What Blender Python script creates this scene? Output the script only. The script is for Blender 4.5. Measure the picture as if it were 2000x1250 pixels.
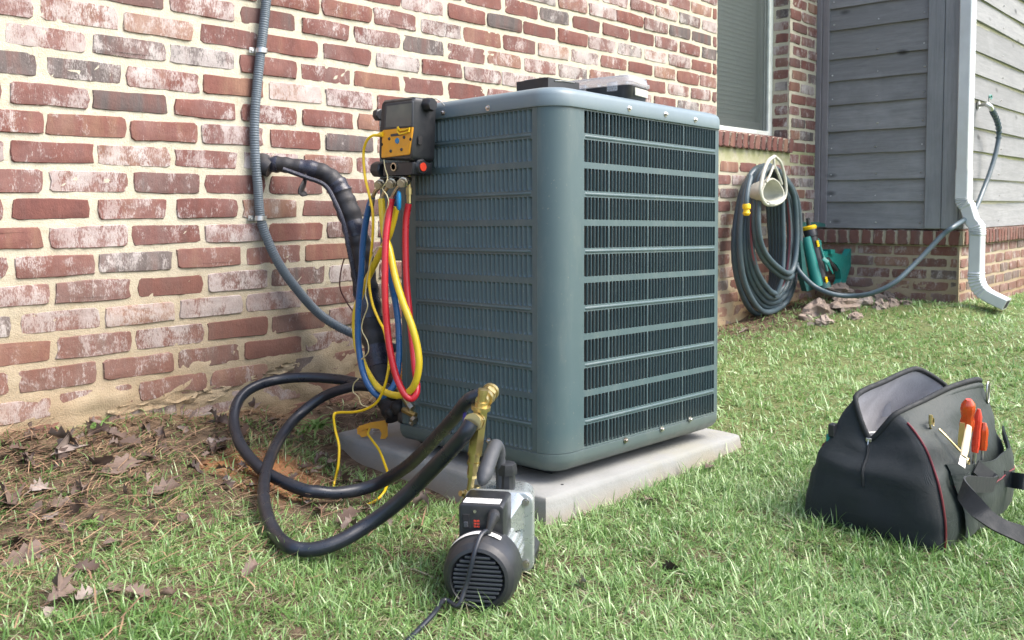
import bpy, math, random
import numpy as np
from mathutils import Vector, Matrix
random.seed(7); rng = np.random.default_rng(11)
S = bpy.context.scene
for o in list(bpy.data.objects): bpy.data.objects.remove(o)
COL = S.collection
# ---------------- camera, sky, sun, exposure ----------------
FPX = 1780.5                      # focal length in pixels of the 2000 px wide photograph
CX, CYP = 1000.0, 516.1
CAM = Vector((-0.8948, -2.2838, 0.6559))
FW = Vector((0.74556322, 0.66356858, -0.06174326)); RT = Vector((0.66457247, -0.74720353, -0.00550652)); UP = RT.cross(FW)
cd = bpy.data.cameras.new('camera'); cam = bpy.data.objects.new('camera', cd); COL.objects.link(cam)
m = Matrix((RT, UP, -FW)).transposed().to_4x4(); m.translation = CAM; cam.matrix_world = m
cd.sensor_width = 36; cd.lens = 36*FPX/2000; cd.shift_y = -(625-CYP)/2000; cd.clip_end = 500; cd.clip_start = .02
cd.dof.use_dof = True; cd.dof.focus_distance = 2.1; cd.dof.aperture_fstop = 10.0
S.camera = cam
SUN_EL, SUN_AZ = math.radians(52), math.radians(152)     # azimuth measured from +Y towards +X
w = bpy.data.worlds.new('World'); S.world = w; w.use_nodes = True
nt = w.node_tree; bg = nt.nodes['Background']
sky = nt.nodes.new('ShaderNodeTexSky'); sky.sky_type = 'NISHITA'; sky.sun_disc = False
sky.sun_elevation = SUN_EL; sky.sun_rotation = SUN_AZ; sky.air_density = 1.0; sky.dust_density = 4.0; sky.ozone_density = 1.0
nt.links.new(sky.outputs[0], bg.inputs[0]); bg.inputs[1].default_value = 0.15
sl = bpy.data.lights.new('sun', 'SUN'); sl.energy = 1.3; sl.angle = math.radians(35); sl.color = (1, .975, .94)
so = bpy.data.objects.new('sun', sl); COL.objects.link(so)
sd = Vector((math.sin(SUN_AZ)*math.cos(SUN_EL), math.cos(SUN_AZ)*math.cos(SUN_EL), math.sin(SUN_EL)))
so.rotation_euler = sd.to_track_quat('Z', 'Y').to_euler(); so.location = (0, -4, 8)
S.view_settings.view_transform = 'Standard'; S.view_settings.look = 'None'; S.view_settings.exposure = 1.6
S.view_settings.gamma = 1; S.view_settings.use_curve_mapping = False
S.render.engine = 'CYCLES'

# ---------------- helpers ----------------
def at(u, v, X=None, Y=None, Z=None):
    """point of the photograph (2000x1250) dropped on a real plane of the place"""
    d = FW*FPX + RT*(u-CX) - UP*(v-CYP)
    for i, a in enumerate((X, Y, Z)):
        if a is not None: return CAM + d*((a-CAM[i])/d[i])
def dist(p): return (Vector(p)-CAM).dot(FW)
def pxr(p, r): return r*dist(p)/FPX

class MB:
    def __init__(s): s.v = []; s.f = []; s.a = {}
    def add(s, vs, fs, M=None):
        b = len(s.v)
        for p in vs:
            s.v.append(tuple(M @ Vector(p)) if M is not None else tuple(p))
        s.f += [tuple(b+i for i in f) for f in fs]
        return s
    def box(s, x0, x1, y0, y1, z0, z1, M=None, b=0.0):
        if b <= 0:
            vs = [(x, y, z) for x in (x0, x1) for y in (y0, y1) for z in (z0, z1)]
            fs = [(0,1,3,2), (4,6,7,5), (0,4,5,1), (2,3,7,6), (0,2,6,4), (1,5,7,3)]
            return s.add(vs, fs, M)
        # bevelled box: 24 vertices
        vs = []; idx = {}
        for i, x in enumerate((x0, x1)):
            for j, y in enumerate((y0, y1)):
                for k, z in enumerate((z0, z1)):
                    sx, sy, sz = (1, -1)[i], (1, -1)[j], (1, -1)[k]
                    for ax in range(3):
                        p = [x+sx*b*(ax != 0), y+sy*b*(ax != 1), z+sz*b*(ax != 2)]
                        idx[i, j, k, ax] = len(vs); vs.append(p)
        fs = []
        for i in (0, 1):
            q = [idx[i,0,0,0], idx[i,0,1,0], idx[i,1,1,0], idx[i,1,0,0]]; fs.append(q if i == 0 else q[::-1])
            q = [idx[0,i,0,1], idx[1,i,0,1], idx[1,i,1,1], idx[0,i,1,1]]; fs.append(q if i == 0 else q[::-1])
            q = [idx[0,0,i,2], idx[0,1,i,2], idx[1,1,i,2], idx[1,0,i,2]]; fs.append(q if i == 0 else q[::-1])
        for i in (0, 1):
            for j in (0, 1):
                fs.append((idx[i,j,0,0], idx[i,j,1,0], idx[i,j,1,1], idx[i,j,0,1]))
                fs.append((idx[i,0,j,0], idx[i,1,j,0], idx[i,1,j,2], idx[i,0,j,2]))
                fs.append((idx[0,i,j,1], idx[1,i,j,1], idx[1,i,j,2], idx[0,i,j,2]))
        for i in (0, 1):
            for j in (0, 1):
                for k in (0, 1): fs.append((idx[i,j,k,0], idx[i,j,k,1], idx[i,j,k,2]))
        return s.add(vs, fs, M)
    def rings(s, rr, cap=True, closed=True, M=None):
        n = len(rr[0]); vs = [p for r in rr for p in r]; fs = []
        for i in range(len(rr)-1):
            for j in range(n if closed else n-1):
                k = (j+1) % n; fs.append((i*n+j, i*n+k, (i+1)*n+k, (i+1)*n+j))
        if cap and closed:
            fs.append(tuple(range(n))[::-1]); fs.append(tuple((len(rr)-1)*n+j for j in range(n)))
        return s.add(vs, fs, M)
    def tube(s, pts, r, n=10, cap=True, flat=1.0, M=None):
        pts = [Vector(p) for p in pts]; rs = r if hasattr(r, '__len__') else [r]*len(pts)
        t = [(pts[min(i+1, len(pts)-1)]-pts[max(i-1, 0)]).normalized() for i in range(len(pts))]
        a = t[0].orthogonal().normalized(); rr = []
        for i, p in enumerate(pts):
            a = (a - t[i]*a.dot(t[i])).normalized(); b = t[i].cross(a)
            rr.append([p + (a*math.cos(2*math.pi*j/n) + b*math.sin(2*math.pi*j/n)*flat)*rs[i] for j in range(n)])
        return s.rings(rr, cap, True, M)
    def cyl(s, p0, p1, r0, r1=None, n=16, M=None, bev=0.0):
        r1 = r0 if r1 is None else r1; p0 = Vector(p0); p1 = Vector(p1)
        if bev > 0:
            d = (p1-p0).normalized()*bev
            return s.tube([p0, p0+d*.3, p0+d, p1-d, p1-d*.3, p1], [r0-bev, r0-bev*.3, r0, r1, r1-bev*.3, r1-bev], n, True, 1.0, M)
        return s.tube([p0, p1], [r0, r1], n, True, 1.0, M)
    def prism(s, poly, d, M=None):
        """poly: list of 3-vectors (planar), d: extrusion vector"""
        n = len(poly); d = Vector(d); vs = [Vector(p) for p in poly]+[Vector(p)+d for p in poly]
        fs = [tuple(range(n))[::-1], tuple(range(n, 2*n))]+[(i, (i+1) % n, n+(i+1) % n, n+i) for i in range(n)]
        return s.add(vs, fs, M)

def spline(pts, n=12):
    pts = [Vector(p) for p in pts]; P = [pts[0]*2-pts[1]]+pts+[pts[-1]*2-pts[-2]]; out = []
    for i in range(1, len(P)-2):
        a, b, c, d = P[i-1], P[i], P[i+1], P[i+2]
        for k in range(n):
            t = k/n
            out.append(.5*((2*b)+(-a+c)*t+(2*a-5*b+4*c-d)*t*t+(-a+3*b-3*c+d)*t**3))
    out.append(pts[-1]); return out

def finish(me, smooth, ang=35):
    if smooth:
        me.polygons.foreach_set('use_smooth', [True]*len(me.polygons))
        me.set_sharp_from_angle(angle=math.radians(ang))
def obj(name, mb, mat, parent=None, smooth=True, ang=35, kind=None, label=None, local=False):
    me = bpy.data.meshes.new(name)
    vs = mb.v
    if parent is not None and not local:
        root = parent
        while root.parent is not None: root = root.parent
        Mi = ROOTM[root.name].inverted(); vs = [tuple(Mi @ Vector(p)) for p in vs]
    me.from_pydata(vs, [], mb.f); me.materials.append(mat)
    for k, vals in mb.a.items():
        at_ = me.attributes.new(k, 'FLOAT', 'POINT'); at_.data.foreach_set('value', vals)
    finish(me, smooth, ang); me.update()
    o = bpy.data.objects.new(name, me); COL.objects.link(o)
    if parent is not None: o.parent = parent
    if kind: o['kind'] = kind
    if label: o['label'] = label
    return o
ROOTM = {}
def thing(name, label, cat, loc=(0,0,0), M=None, group=None):
    o = bpy.data.objects.new(name, None); COL.objects.link(o); o.empty_display_size = .05
    Mw = M if M is not None else Matrix.Translation(loc)
    o.matrix_world = Mw; ROOTM[o.name] = Mw.copy()
    o['label'] = label; o['category'] = cat
    if group: o['group'] = group
    return o
def tag(o, label, cat, group=None, kind=None):
    if kind: o['kind'] = kind
    else: o['label'] = label; o['category'] = cat
    if group: o['group'] = group
    return o

# ---------------- materials ----------------
class N:
    def __init__(s, name):
        s.m = bpy.data.materials.new(name); s.m.use_nodes = True; s.t = s.m.node_tree
        s.b = s.t.nodes['Principled BSDF']; s.out = s.t.nodes['Material Output']
    def n(s, typ, **kw):
        x = s.t.nodes.new(typ)
        for k, v in kw.items(): setattr(x, k, v)
        return x
    def set(s, x, i, v):
        if isinstance(v, bpy.types.NodeSocket): s.t.links.new(v, x.inputs[i])
        elif v is not None: x.inputs[i].default_value = v
    def pos(s): return s.n('ShaderNodeNewGeometry').outputs['Position']
    def attr(s, a): return s.n('ShaderNodeAttribute', attribute_name=a).outputs['Fac']
    def mapv(s, vec, scale): x = s.n('ShaderNodeMapping'); s.set(x, 0, vec); x.inputs['Scale'].default_value = scale; return x.outputs[0]
    def noise(s, vec, sc, det=4, rough=.55, dist=0):
        x = s.n('ShaderNodeTexNoise'); s.set(x, 'Vector', vec); x.inputs['Scale'].default_value = sc
        x.inputs['Detail'].default_value = det; x.inputs['Roughness'].default_value = rough; x.inputs['Distortion'].default_value = dist
        return x.outputs['Fac']
    def vor(s, vec, sc, feat='F1'):
        x = s.n('ShaderNodeTexVoronoi', feature=feat); s.set(x, 'Vector', vec); x.inputs['Scale'].default_value = sc; return x.outputs[0]
    def math(s, op, a, b=None, c=None, clamp=False):
        x = s.n('ShaderNodeMath', operation=op, use_clamp=clamp); s.set(x, 0, a)
        if b is not None: s.set(x, 1, b)
        if c is not None: s.set(x, 2, c)
        return x.outputs[0]
    def rng(s, v, a, b, c=0., d=1.):
        x = s.n('ShaderNodeMapRange', clamp=True); s.set(x, 0, v)
        for i, q in enumerate((a, b, c, d)): s.set(x, i+1, q)
        return x.outputs[0]
    def ramp(s, v, stops, interp='LINEAR'):
        x = s.n('ShaderNodeValToRGB'); s.set(x, 0, v); cr = x.color_ramp; cr.interpolation = interp
        while len(cr.elements) < len(stops): cr.elements.new(.5)
        for e, (p, c) in zip(cr.elements, stops): e.position = p; e.color = (*c, 1)
        return x.outputs[0]
    def mix(s, f, a, b, mode='MIX'):
        x = s.n('ShaderNodeMix', data_type='RGBA', blend_type=mode)
        s.set(x, 0, f)
        s.set(x, 6, (*a, 1) if isinstance(a, tuple) else a); s.set(x, 7, (*b, 1) if isinstance(b, tuple) else b)
        return x.outputs[2]
    def sep(s, v): x = s.n('ShaderNodeSeparateXYZ'); s.set(x, 0, v); return x.outputs
    def bump(s, h, st=.3, d=.002):
        x = s.n('ShaderNodeBump'); x.inputs['Strength'].default_value = st; x.inputs['Distance'].default_value = d; s.set(x, 'Height', h)
        s.t.links.new(x.outputs[0], s.b.inputs['Normal']); return x
    def base(s, c): s.set(s.b, 'Base Color', (*c, 1) if isinstance(c, tuple) else c); return s
    def ro(s, r): s.set(s.b, 'Roughness', r); return s
def simple(name, col, rough=.5, metal=0., var=.12, sc=25, bump=.15, bd=.0006, spec=.5, dirt=None, coat=0):
    n = N(name); p = n.pos(); f = n.noise(p, sc, 5); c2 = tuple(max(0, x*(1-var*2)) for x in col); c3 = tuple(min(1, x*(1+var)) for x in col)
    c = n.mix(f, c2, c3)
    if dirt:
        g = n.rng(n.noise(p, sc*.35, 6, .65), .52, .72); c = n.mix(n.math('MULTIPLY', g, .55), c, dirt)
    n.base(c); n.set(n.b, 'Roughness', n.rng(n.noise(p, sc*2.3, 3), .3, .7, max(0, rough-.08), min(1, rough+.1)))
    n.b.inputs['Metallic'].default_value = metal; n.b.inputs['Specular IOR Level'].default_value = spec
    n.b.inputs['Coat Weight'].default_value = coat
    if bump: n.bump(n.noise(p, sc*14, 3), bump, bd)
    return n.m

def brick_mat(name, low=.25):
    n = N(name); p = n.pos(); tone = n.attr('tone'); wash = n.attr('wash'); edge = n.attr('edge')
    st = n.noise(n.mapv(p, (14, 14, 2.2)), 1.6, 3, .6)        # vertical fold bands inside a brick
    f2 = n.noise(p, 38, 5, .62)
    t = n.math('ADD', tone, n.math('MULTIPLY', n.math('SUBTRACT', st, .5), .75))
    c = n.ramp(t, [(0, (.07, .06, .06)), (.14, (.125, .105, .10)), (.26, (.15, .09, .08)), (.45, (.165, .072, .062)), (.62, (.20, .086, .070)), (.78, (.235, .125, .09)), (.92, (.29, .165, .115)), (1, (.32, .22, .17))])
    c = n.mix(n.rng(f2, .35, .7, 0, .45), c, n.mix(.5, c, (.05, .03, .03)))
    sp = n.rng(n.vor(p, 320), .0, .22, 0, 1)
    c = n.mix(n.math('MULTIPLY', n.math('SUBTRACT', 1., sp), .5), c, (.07, .045, .04))
    w1 = n.noise(n.mapv(p, (1, 1, .8)), 17, 8, .68, .35)
    w2 = n.noise(n.mapv(p, (3.2, 3.2, 1)), 26, 7, .7)
    wv = n.math('ADD', n.math('MULTIPLY', w1, .72), n.math('MULTIPLY', w2, .28))
    wv = n.math('ADD', wv, n.math('MULTIPLY', n.math('SUBTRACT', n.noise(n.mapv(p, (3, 3, 1)), 110, 4, .75), .5), .45))
    thr = n.math('SUBTRACT', .665, n.math('MULTIPLY', wash, .25))
    wm = n.rng(n.math('SUBTRACT', wv, thr), -.01, .09)
    c = n.mix(n.math('MULTIPLY', wm, n.rng(n.noise(p, 11, 3), .35, .65, .45, .85)), c, n.mix(f2, (.42, .38, .37), (.60, .57, .54)))
    dust = n.math('MULTIPLY', n.rng(n.noise(p, 5, 6, .7), .4, .7), n.math('MULTIPLY', wash, .34))
    c = n.mix(dust, c, (.48, .42, .40))
    em = n.rng(n.math('ADD', edge, n.math('MULTIPLY', n.math('SUBTRACT', n.noise(p, 60, 9, .85), .5), 3.2)), .76, .86)
    z = n.sep(p)[2]
    lowm = n.rng(n.math('ADD', z, n.math('MULTIPLY', n.math('SUBTRACT', n.noise(p, 4, 5), .5), .45)), .08, .62, 1, 0)
    mor = n.mix(lowm, (.55, .51, .41), (.33, .25, .155))
    c = n.mix(em, c, mor)
    c = n.mix(n.math('MULTIPLY', lowm, .34), c, (.22, .145, .09))
    n.base(c); n.ro(.92); n.b.inputs['Specular IOR Level'].default_value = .2
    h = n.math('ADD', n.math('MULTIPLY', n.noise(p, 120, 6, .7), 1.), n.math('MULTIPLY', wv, 1.5))
    h = n.math('ADD', h, n.math('MULTIPLY', em, .5))
    n.bump(h, .55, .0035); return n.m
def mortar_mat(name):
    n = N(name); p = n.pos(); z = n.sep(p)[2]; x = n.sep(p)[0]
    f = n.noise(p, 14, 7, .65); g = n.noise(p, 90, 5, .7)
    c = n.mix(f, (.44, .41, .32), (.62, .59, .48)); c = n.mix(n.rng(g, .3, .75, 0, .45), c, (.36, .32, .23)); c = n.mix(n.rng(n.noise(p, 30, 7, .75), .54, .66, 0, .5), c, (.34, .30, .20))
    lowm = n.rng(n.math('ADD', z, n.math('MULTIPLY', n.math('SUBTRACT', n.noise(p, 4, 5), .5), .45)), .08, .66, 1, 0)
    c = n.mix(lowm, c, n.mix(f, (.22, .15, .085), (.38, .29, .18)))
    alg = n.rng(n.noise(p, 3.3, 6, .65), .56, .68)
    c = n.mix(n.math('MULTIPLY', alg, .22), c, (.30, .30, .16))
    # green algae streak on the mortar right under the window sill
    al = n.math('MULTIPLY', n.math('MULTIPLY', n.rng(x, 3.1, 3.25), n.rng(z, .80, .93)), n.math('MULTIPLY', n.rng(z, .96, 1.0, 1, 0), n.rng(f, .3, .55)))
    c = n.mix(n.math('MULTIPLY', al, .7), c, (.25, .27, .10))
    n.base(c); n.ro(.95); n.b.inputs['Specular IOR Level'].default_value = .15
    n.bump(n.math('ADD', n.noise(p, 60, 8, .75), n.noise(p, 260, 3)), .6, .004); return n.m

M = {}
M['brick'] = brick_mat('brick'); M['mortar'] = mortar_mat('mortar')
def ac_mat(name, col):
    n = N(name); p = n.pos(); f = n.noise(p, 6, 5, .6)
    c = n.mix(f, tuple(x*.90 for x in col), tuple(x*1.08 for x in col))
    d = n.rng(n.noise(n.mapv(p, (2, 2, .5)), 9, 7, .7), .5, .8); c = n.mix(n.math('MULTIPLY', d, .22), c, (.26, .27, .24))
    sp = n.rng(n.noise(p, 160, 2, .5), .70, .76, 0, .35); c = n.mix(sp, c, (.30, .28, .22))
    z = n.sep(p)[2]; dz = n.rng(n.math('ADD', z, n.math('MULTIPLY', f, .08)), .08, .2, .35, 0); c = n.mix(dz, c, (.20, .19, .15))
    n.base(c); n.set(n.b, 'Roughness', n.rng(n.noise(p, 30, 4), .3, .7, .34, .5)); n.b.inputs['Specular IOR Level'].default_value = .5
    n.bump(n.noise(p, 700, 2), .12, .0005); return n.m
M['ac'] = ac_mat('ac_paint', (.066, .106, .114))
M['ac_lid_skylit'] = ac_mat('ac_lid_skylit_paint', (.15, .20, .225))  # cabinet paint made lighter: the sky's reflection on the lid is put into the colour
M['coil'] = None
n = N('coil_fins'); p = n.pos(); sx = n.sep(p)
f1 = n.math('SINE', n.math('MULTIPLY', sx[2], 2200.)); f2 = n.math('SINE', n.math('MULTIPLY', n.math('ADD', sx[0], sx[1]), 520.))
g = n.math('MULTIPLY', n.rng(f1, -.2, .8), n.rng(n.noise(p, 7, 5), .42, .75))
n.base(n.mix(g, n.mix(n.rng(f2, 0, 1), (.004, .005, .007), (.010, .012, .014)), (.060, .056, .046))); n.ro(.6); M['coil'] = n.m
M['dark'] = simple('dark_void', (.015, .015, .017), .8)
M['blackp'] = simple('black_plastic', (.022, .024, .028), .42, var=.2, dirt=(.07, .065, .06))
M['rubber'] = simple('black_rubber_hose', (.013, .017, .026), .32, var=.25, sc=18, dirt=(.05, .05, .05))
M['foam'] = simple('foam_pipe_insulation', (.022, .022, .026), .55, var=.35, sc=30, bump=.4, bd=.002, dirt=(.06, .055, .05))
M['tape'] = simple('glossy_tape', (.03, .032, .05), .28, var=.3, bump=.4, bd=.002)
M['grip'] = simple('grip_rubber', (.045, .05, .058), .6)
M['brass'] = simple('brass', (.62, .50, .24), .38, 1., var=.15, bump=.1)
M['steelv'] = simple('nickel_fitting', (.55, .50, .40), .35, 1.)
M['steel'] = simple('zinc_screw', (.60, .58, .55), .35, 1., dirt=(.3, .2, .12))
M['galv'] = simple('galvanised_clip', (.62, .62, .60), .4, .9)
M['silver'] = simple('painted_silver', (.45, .49, .49), .28, .7, dirt=(.35, .38, .36))
M['alu'] = simple('cast_aluminium', (.46, .50, .50), .32, .6)
M['blue'] = simple('blue_hose', (.012, .09, .25), .32, coat=.2); M['yel'] = simple('yellow_hose', (.72, .53, .025), .34, coat=.2)
M['red'] = simple('red_hose', (.55, .018, .03), .32, coat=.2); M['wirey'] = simple('yellow_wire', (.78, .52, .01), .4)
M['cream'] = simple('cream_wire', (.62, .55, .30), .5)
M['ypl'] = simple('amber_plastic', (.80, .36, .02), .42, dirt=(.4, .25, .08)); M['yplb'] = simple('yellow_plastic', (.85, .55, .01), .4)
M['cyan'] = simple('blue_plastic', (.01, .22, .48), .35); M['redp'] = simple('red_plastic', (.70, .06, .03), .3)
M['violet'] = simple('violet_lever', (.06, .04, .30), .35)
M['screen'] = simple('grey_lcd', (.13, .14, .13), .12, var=.25, sc=9, bump=0)
M['conduit'] = simple('grey_conduit', (.115, .145, .17), .55, var=.15)
M['concrete'] = None
n = N('concrete'); p = n.pos(); f = n.noise(p, 9, 8, .65); g = n.noise(p, 110, 5, .7)
c = n.mix(f, (.19, .195, .185), (.29, .295, .285)); c = n.mix(n.rng(g, .55, .8, 0, .6), c, (.24, .23, .2))
v = n.vor(p, 160); c = n.mix(n.rng(v, .0, .08, .5, 0), c, (.15, .14, .12))
st = n.rng(n.noise(p, 3.2, 6, .7), .5, .66, 0, .45); c = n.mix(st, c, (.27, .26, .19))
z = n.sep(p)[2]; c = n.mix(n.rng(n.math('ADD', z, n.math('MULTIPLY', f, .03)), -.01, .035, .6, 0), c, (.26, .20, .13))
n.base(c); n.ro(.9); n.bump(n.math('ADD', g, n.math('MULTIPLY', n.rng(v, 0, .1), .8)), .45, .003); M['concrete'] = n.m
def wood_mat(name, a, b, ax):
    n = N(name); p = n.pos(); tone = n.attr('tone')
    sc = {'h': (3., 3., 42.), 'v': (40., 40., 2.)}[ax]
    q = n.mapv(p, sc); g = n.noise(q, 1.2, 8, .7, .6); g2 = n.noise(q, 5, 4, .6)
    c = n.mix(n.rng(g, .3, .7), a, b); c = n.mix(n.rng(g2, .45, .75, 0, .35), c, tuple(x*.55 for x in a))
    c = n.mix(n.math('MULTIPLY', tone, .5), c, tuple(x*.72 for x in a))
    # a few round knots
    k = n.vor(n.mapv(p, (3.1, 3.1, 6.5)), 1.0); kn = n.rng(k, .05, .13, .95, 0); c = n.mix(kn, c, tuple(x*.30 for x in a))
    w_ = n.rng(n.noise(p, 2.2, 6, .65), .5, .75, 0, .3); c = n.mix(w_, c, (.42, .43, .45))
    n.base(c); n.ro(.78); n.bump(n.math('ADD', g, g2), .5, .002); return n.m
M['siding'] = wood_mat('grey_stained_siding', (.18, .183, .187), (.295, .298, .298), 'h')
M['trimw'] = wood_mat('grey_stained_trim', (.20, .21, .222), (.31, .32, .33), 'v')
M['trimb'] = wood_mat('brown_grey_post', (.19, .175, .185), (.28, .265, .275), 'v')
M['whitep'] = simple('white_spout_paint', (.56, .59, .60), .36, dirt=(.45, .45, .40), sc=8)
M['frame'] = simple('window_frame_paint', (.70, .74, .69), .45, dirt=(.40, .42, .36))
M['sash'] = simple('window_sash', (.15, .175, .175), .5)
M['blind'] = simple('blind_slat', (.30, .33, .325), .6)
n = N('window_glass'); n.base((.8, .9, .9)); n.b.inputs['Transmission Weight'].default_value = 1; n.ro(.03); n.b.inputs['IOR'].default_value = 1.45; n.b.inputs['Alpha'].default_value = .55; M['glass'] = n.m
M['holder'] = simple('beige_plastic', (.52, .52, .45), .5, dirt=(.32, .31, .24))
M['ghose'] = simple('garden_hose_grey', (.07, .105, .125), .38, var=.2, sc=14, dirt=(.12, .13, .13))
M['ghoser'] = simple('garden_hose_stripe', (.19, .045, .06), .4)
M['teal'] = simple('teal_plastic', (.012, .20, .17), .42, dirt=(.05, .18, .15)); M['teald'] = simple('dark_teal_plastic', (.02, .09, .085), .5)
n = N('bag_fabric'); p = n.pos(); f = n.noise(p, 7, 5); wv = n.math('MULTIPLY', n.math('SINE', n.math('MULTIPLY', n.sep(p)[2], 3600.)), n.math('SINE', n.math('MULTIPLY', n.math('ADD', n.sep(p)[0], n.sep(p)[1]), 3600.)))
n.base(n.mix(f, (.006, .011, .015), (.013, .020, .024))); n.ro(.6); n.b.inputs['Sheen Weight'].default_value = .05; n.bump(n.math('ADD', n.math('MULTIPLY', wv, .12), n.noise(n.mapv(p, (1, 1, 1.6)), 16, 5, .6, .8)), .55, .008); M['bag'] = n.m
n = N('bag_fabric_green'); p = n.pos(); f = n.noise(p, 9, 5)
n.base(n.mix(f, (.008, .015, .013), (.014, .025, .021))); n.ro(.62); n.b.inputs['Sheen Weight'].default_value = .05; n.bump(n.noise(p, 24, 6, .6, .8), .5, .006); M['bagg'] = n.m
M['lining'] = simple('grey_lining', (.58, .58, .60), .7, var=.2, sc=16, bump=.4, bd=.003)
M['strap'] = simple('webbing_strap', (.010, .013, .015), .75, bump=.5, bd=.001)
M['piping'] = simple('red_piping', (.15, .015, .022), .55)
n = N('amber_handle'); n.base((.75, .10, .02)); n.ro(.12); n.b.inputs['Transmission Weight'].default_value = .45; n.b.inputs['IOR'].default_value = 1.45; n.b.inputs['Coat Weight'].default_value = .5; M['amber'] = n.m
M['woodt'] = simple('pale_wood_handle', (.60, .50, .33), .6)
M['white'] = simple('white_label', (.75, .75, .72), .5); M['ink'] = simple('grey_ink', (.12, .12, .14), .6)
M['orange'] = simple('orange_sticker', (.70, .28, .05), .5)
M['rock'] = simple('limestone', (.30, .235, .19), .9, var=.35, sc=16, bump=.8, bd=.006, dirt=(.42, .38, .34))
n = N('clear_plastic'); n.base((.92, .93, .96)); n.ro(.18); n.b.inputs['Transmission Weight'].default_value = .75; n.b.inputs['IOR'].default_value = 1.4; n.b.inputs['Alpha'].default_value = .8; M['clear'] = n.m
n = N('dead_leaf'); p = n.pos(); oi = n.n('ShaderNodeObjectInfo').outputs['Random']; f = n.noise(p, 60, 5, .7)
c = n.ramp(oi, [(0, (.05, .032, .025)), (.3, (.085, .055, .042)), (.55, (.13, .09, .07)), (.8, (.19, .145, .12)), (1, (.26, .22, .20))])
c = n.mix(n.rng(f, .4, .75, 0, .5), c, (.07, .045, .035)); n.base(c); n.ro(.7); n.bump(f, .5, .002); M['leaf'] = n.m
n = N('needles'); c = n.mix(n.attr('tone'), (.10, .05, .03), (.33, .22, .13)); n.base(c); n.ro(.8); M['needle'] = n.m
n = N('grass_blades')
tn = n.attr('tone'); dr = n.attr('dry'); tt = n.attr('tip')
c = n.ramp(tn, [(0, (.065, .17, .026)), (.35, (.155, .31, .075)), (.7, (.27, .43, .145)), (1, (.44, .57, .29))])
d_ = n.ramp(tn, [(0, (.15, .11, .065)), (.5, (.33, .28, .17)), (1, (.50, .46, .32))])
c = n.mix(dr, c, d_); c = n.mix(n.math('MULTIPLY', tt, .25), c, (.24, .30, .14)); n.base(c); n.ro(.36); n.b.inputs['Specular IOR Level'].default_value = .8
tr = n.n('ShaderNodeBsdfTranslucent'); n.t.links.new(c, tr.inputs[0]); mx = n.n('ShaderNodeMixShader'); mx.inputs[0].default_value = .35
n.t.links.new(n.b.outputs[0], mx.inputs[1]); n.t.links.new(tr.outputs[0], mx.inputs[2]); n.t.links.new(mx.outputs[0], n.out.inputs[0]); M['grass'] = n.m
n = N('soil'); p = n.pos(); f = n.noise(p, 22, 9, .72); g = n.noise(p, 3, 5, .6)
c = n.ramp(f, [(.25, (.035, .026, .019)), (.45, (.085, .06, .042)), (.62, (.15, .11, .075)), (.8, (.23, .18, .13))])
sx = n.sep(p)
def blob(n, sx, x, y, r):
    dx = n.math('POWER', n.math('SUBTRACT', sx[0], x), 2.); dy = n.math('POWER', n.math('SUBTRACT', sx[1], y), 2.)
    return n.rng(n.math('ADD', n.math('SQRT', n.math('ADD', dx, dy)), n.math('MULTIPLY', n.math('SUBTRACT', g, .5), .5)), r*.5, r*1.2, 1, 0)
c = n.mix(n.math('MULTIPLY', blob(n, sx, .34, -.36, .17), .85), c, n.mix(f, (.22, .095, .04), (.42, .20, .09)))
c = n.mix(n.math('MULTIPLY', n.rng(sx[1], -.12, .0), n.math('MULTIPLY', n.rng(g, .35, .6), .6)), c, n.mix(f, (.22, .12, .06), (.42, .27, .15)))
far = n.rng(n.math('ADD', sx[0], n.math('MULTIPLY', sx[1], -1.)), 5., 9.)
c = n.mix(n.math('MULTIPLY', n.rng(n.math('SUBTRACT', sx[0], n.math('MULTIPLY', sx[1], .6)), 1.2, 2.4), n.rng(sx[1], -.5, -.25, 1, 0)), c, n.mix(f, (.07, .085, .03), (.20, .22, .10)))
c = n.mix(far, c, n.mix(f, (.08, .13, .035), (.20, .28, .10)))
n.base(c); n.ro(.95); n.b.inputs['Specular IOR Level'].default_value = .1; n.bump(f, .8, .01); M['soil'] = n.m

n = N('insect_screen'); n.base((.085, .105, .10)); n.ro(.8); n.b.inputs['Alpha'].default_value = .42; M['mesh'] = n.m
from mathutils import noise as mn
# ---------------- terrain ----------------
CP = np.array([(-.12,0,.134),(-1,0,.14),(-3,0,.14),(.2,0,.12),(.47,0,.092),(.81,0,.06),(1.5,0,.035),(2.3,0,.03),(3.29,0,.045),(3.7,0,.085),(4.1,0,.11),(4.42,-.3,.12),(4.42,-.82,.125),
  (5.8,-.82,.08),(8,-.82,.08),(.45,-1.16,-.018),(.68,-.2,-.02),(.3,-.75,-.015),(.52,-.5,-.035),(.62,-.38,-.035),(.58,-.75,-.03),(1.4,-1.15,-.018),(1.55,-.4,.0),(.19,-1.25,-.022),(1,-1.6,-.034),(1.35,-1.6,-.03),(.98,-1.76,-.034),(1.0,-1.46,-.032),(1.2,-1.8,-.03),(1.2,-1.6,-.032),(1.38,-1.77,-.028),(-.35,-.6,.03),(-.3,-.3,.08),
  (2.5,-1.2,0),(4.5,-2,.03),(6,-3,.04),(3.2,-.6,.03),(4.2,-1.1,.075),(0,-2.5,-.05),(-2,-2,0),(1.5,-2.5,-.03),(5.2,-1.3,.06),(8,-2,.06),(3,-3,0),(.35,-.3,.045),(0,-.2,.09),(-.9,-2.3,-.05)])
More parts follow.
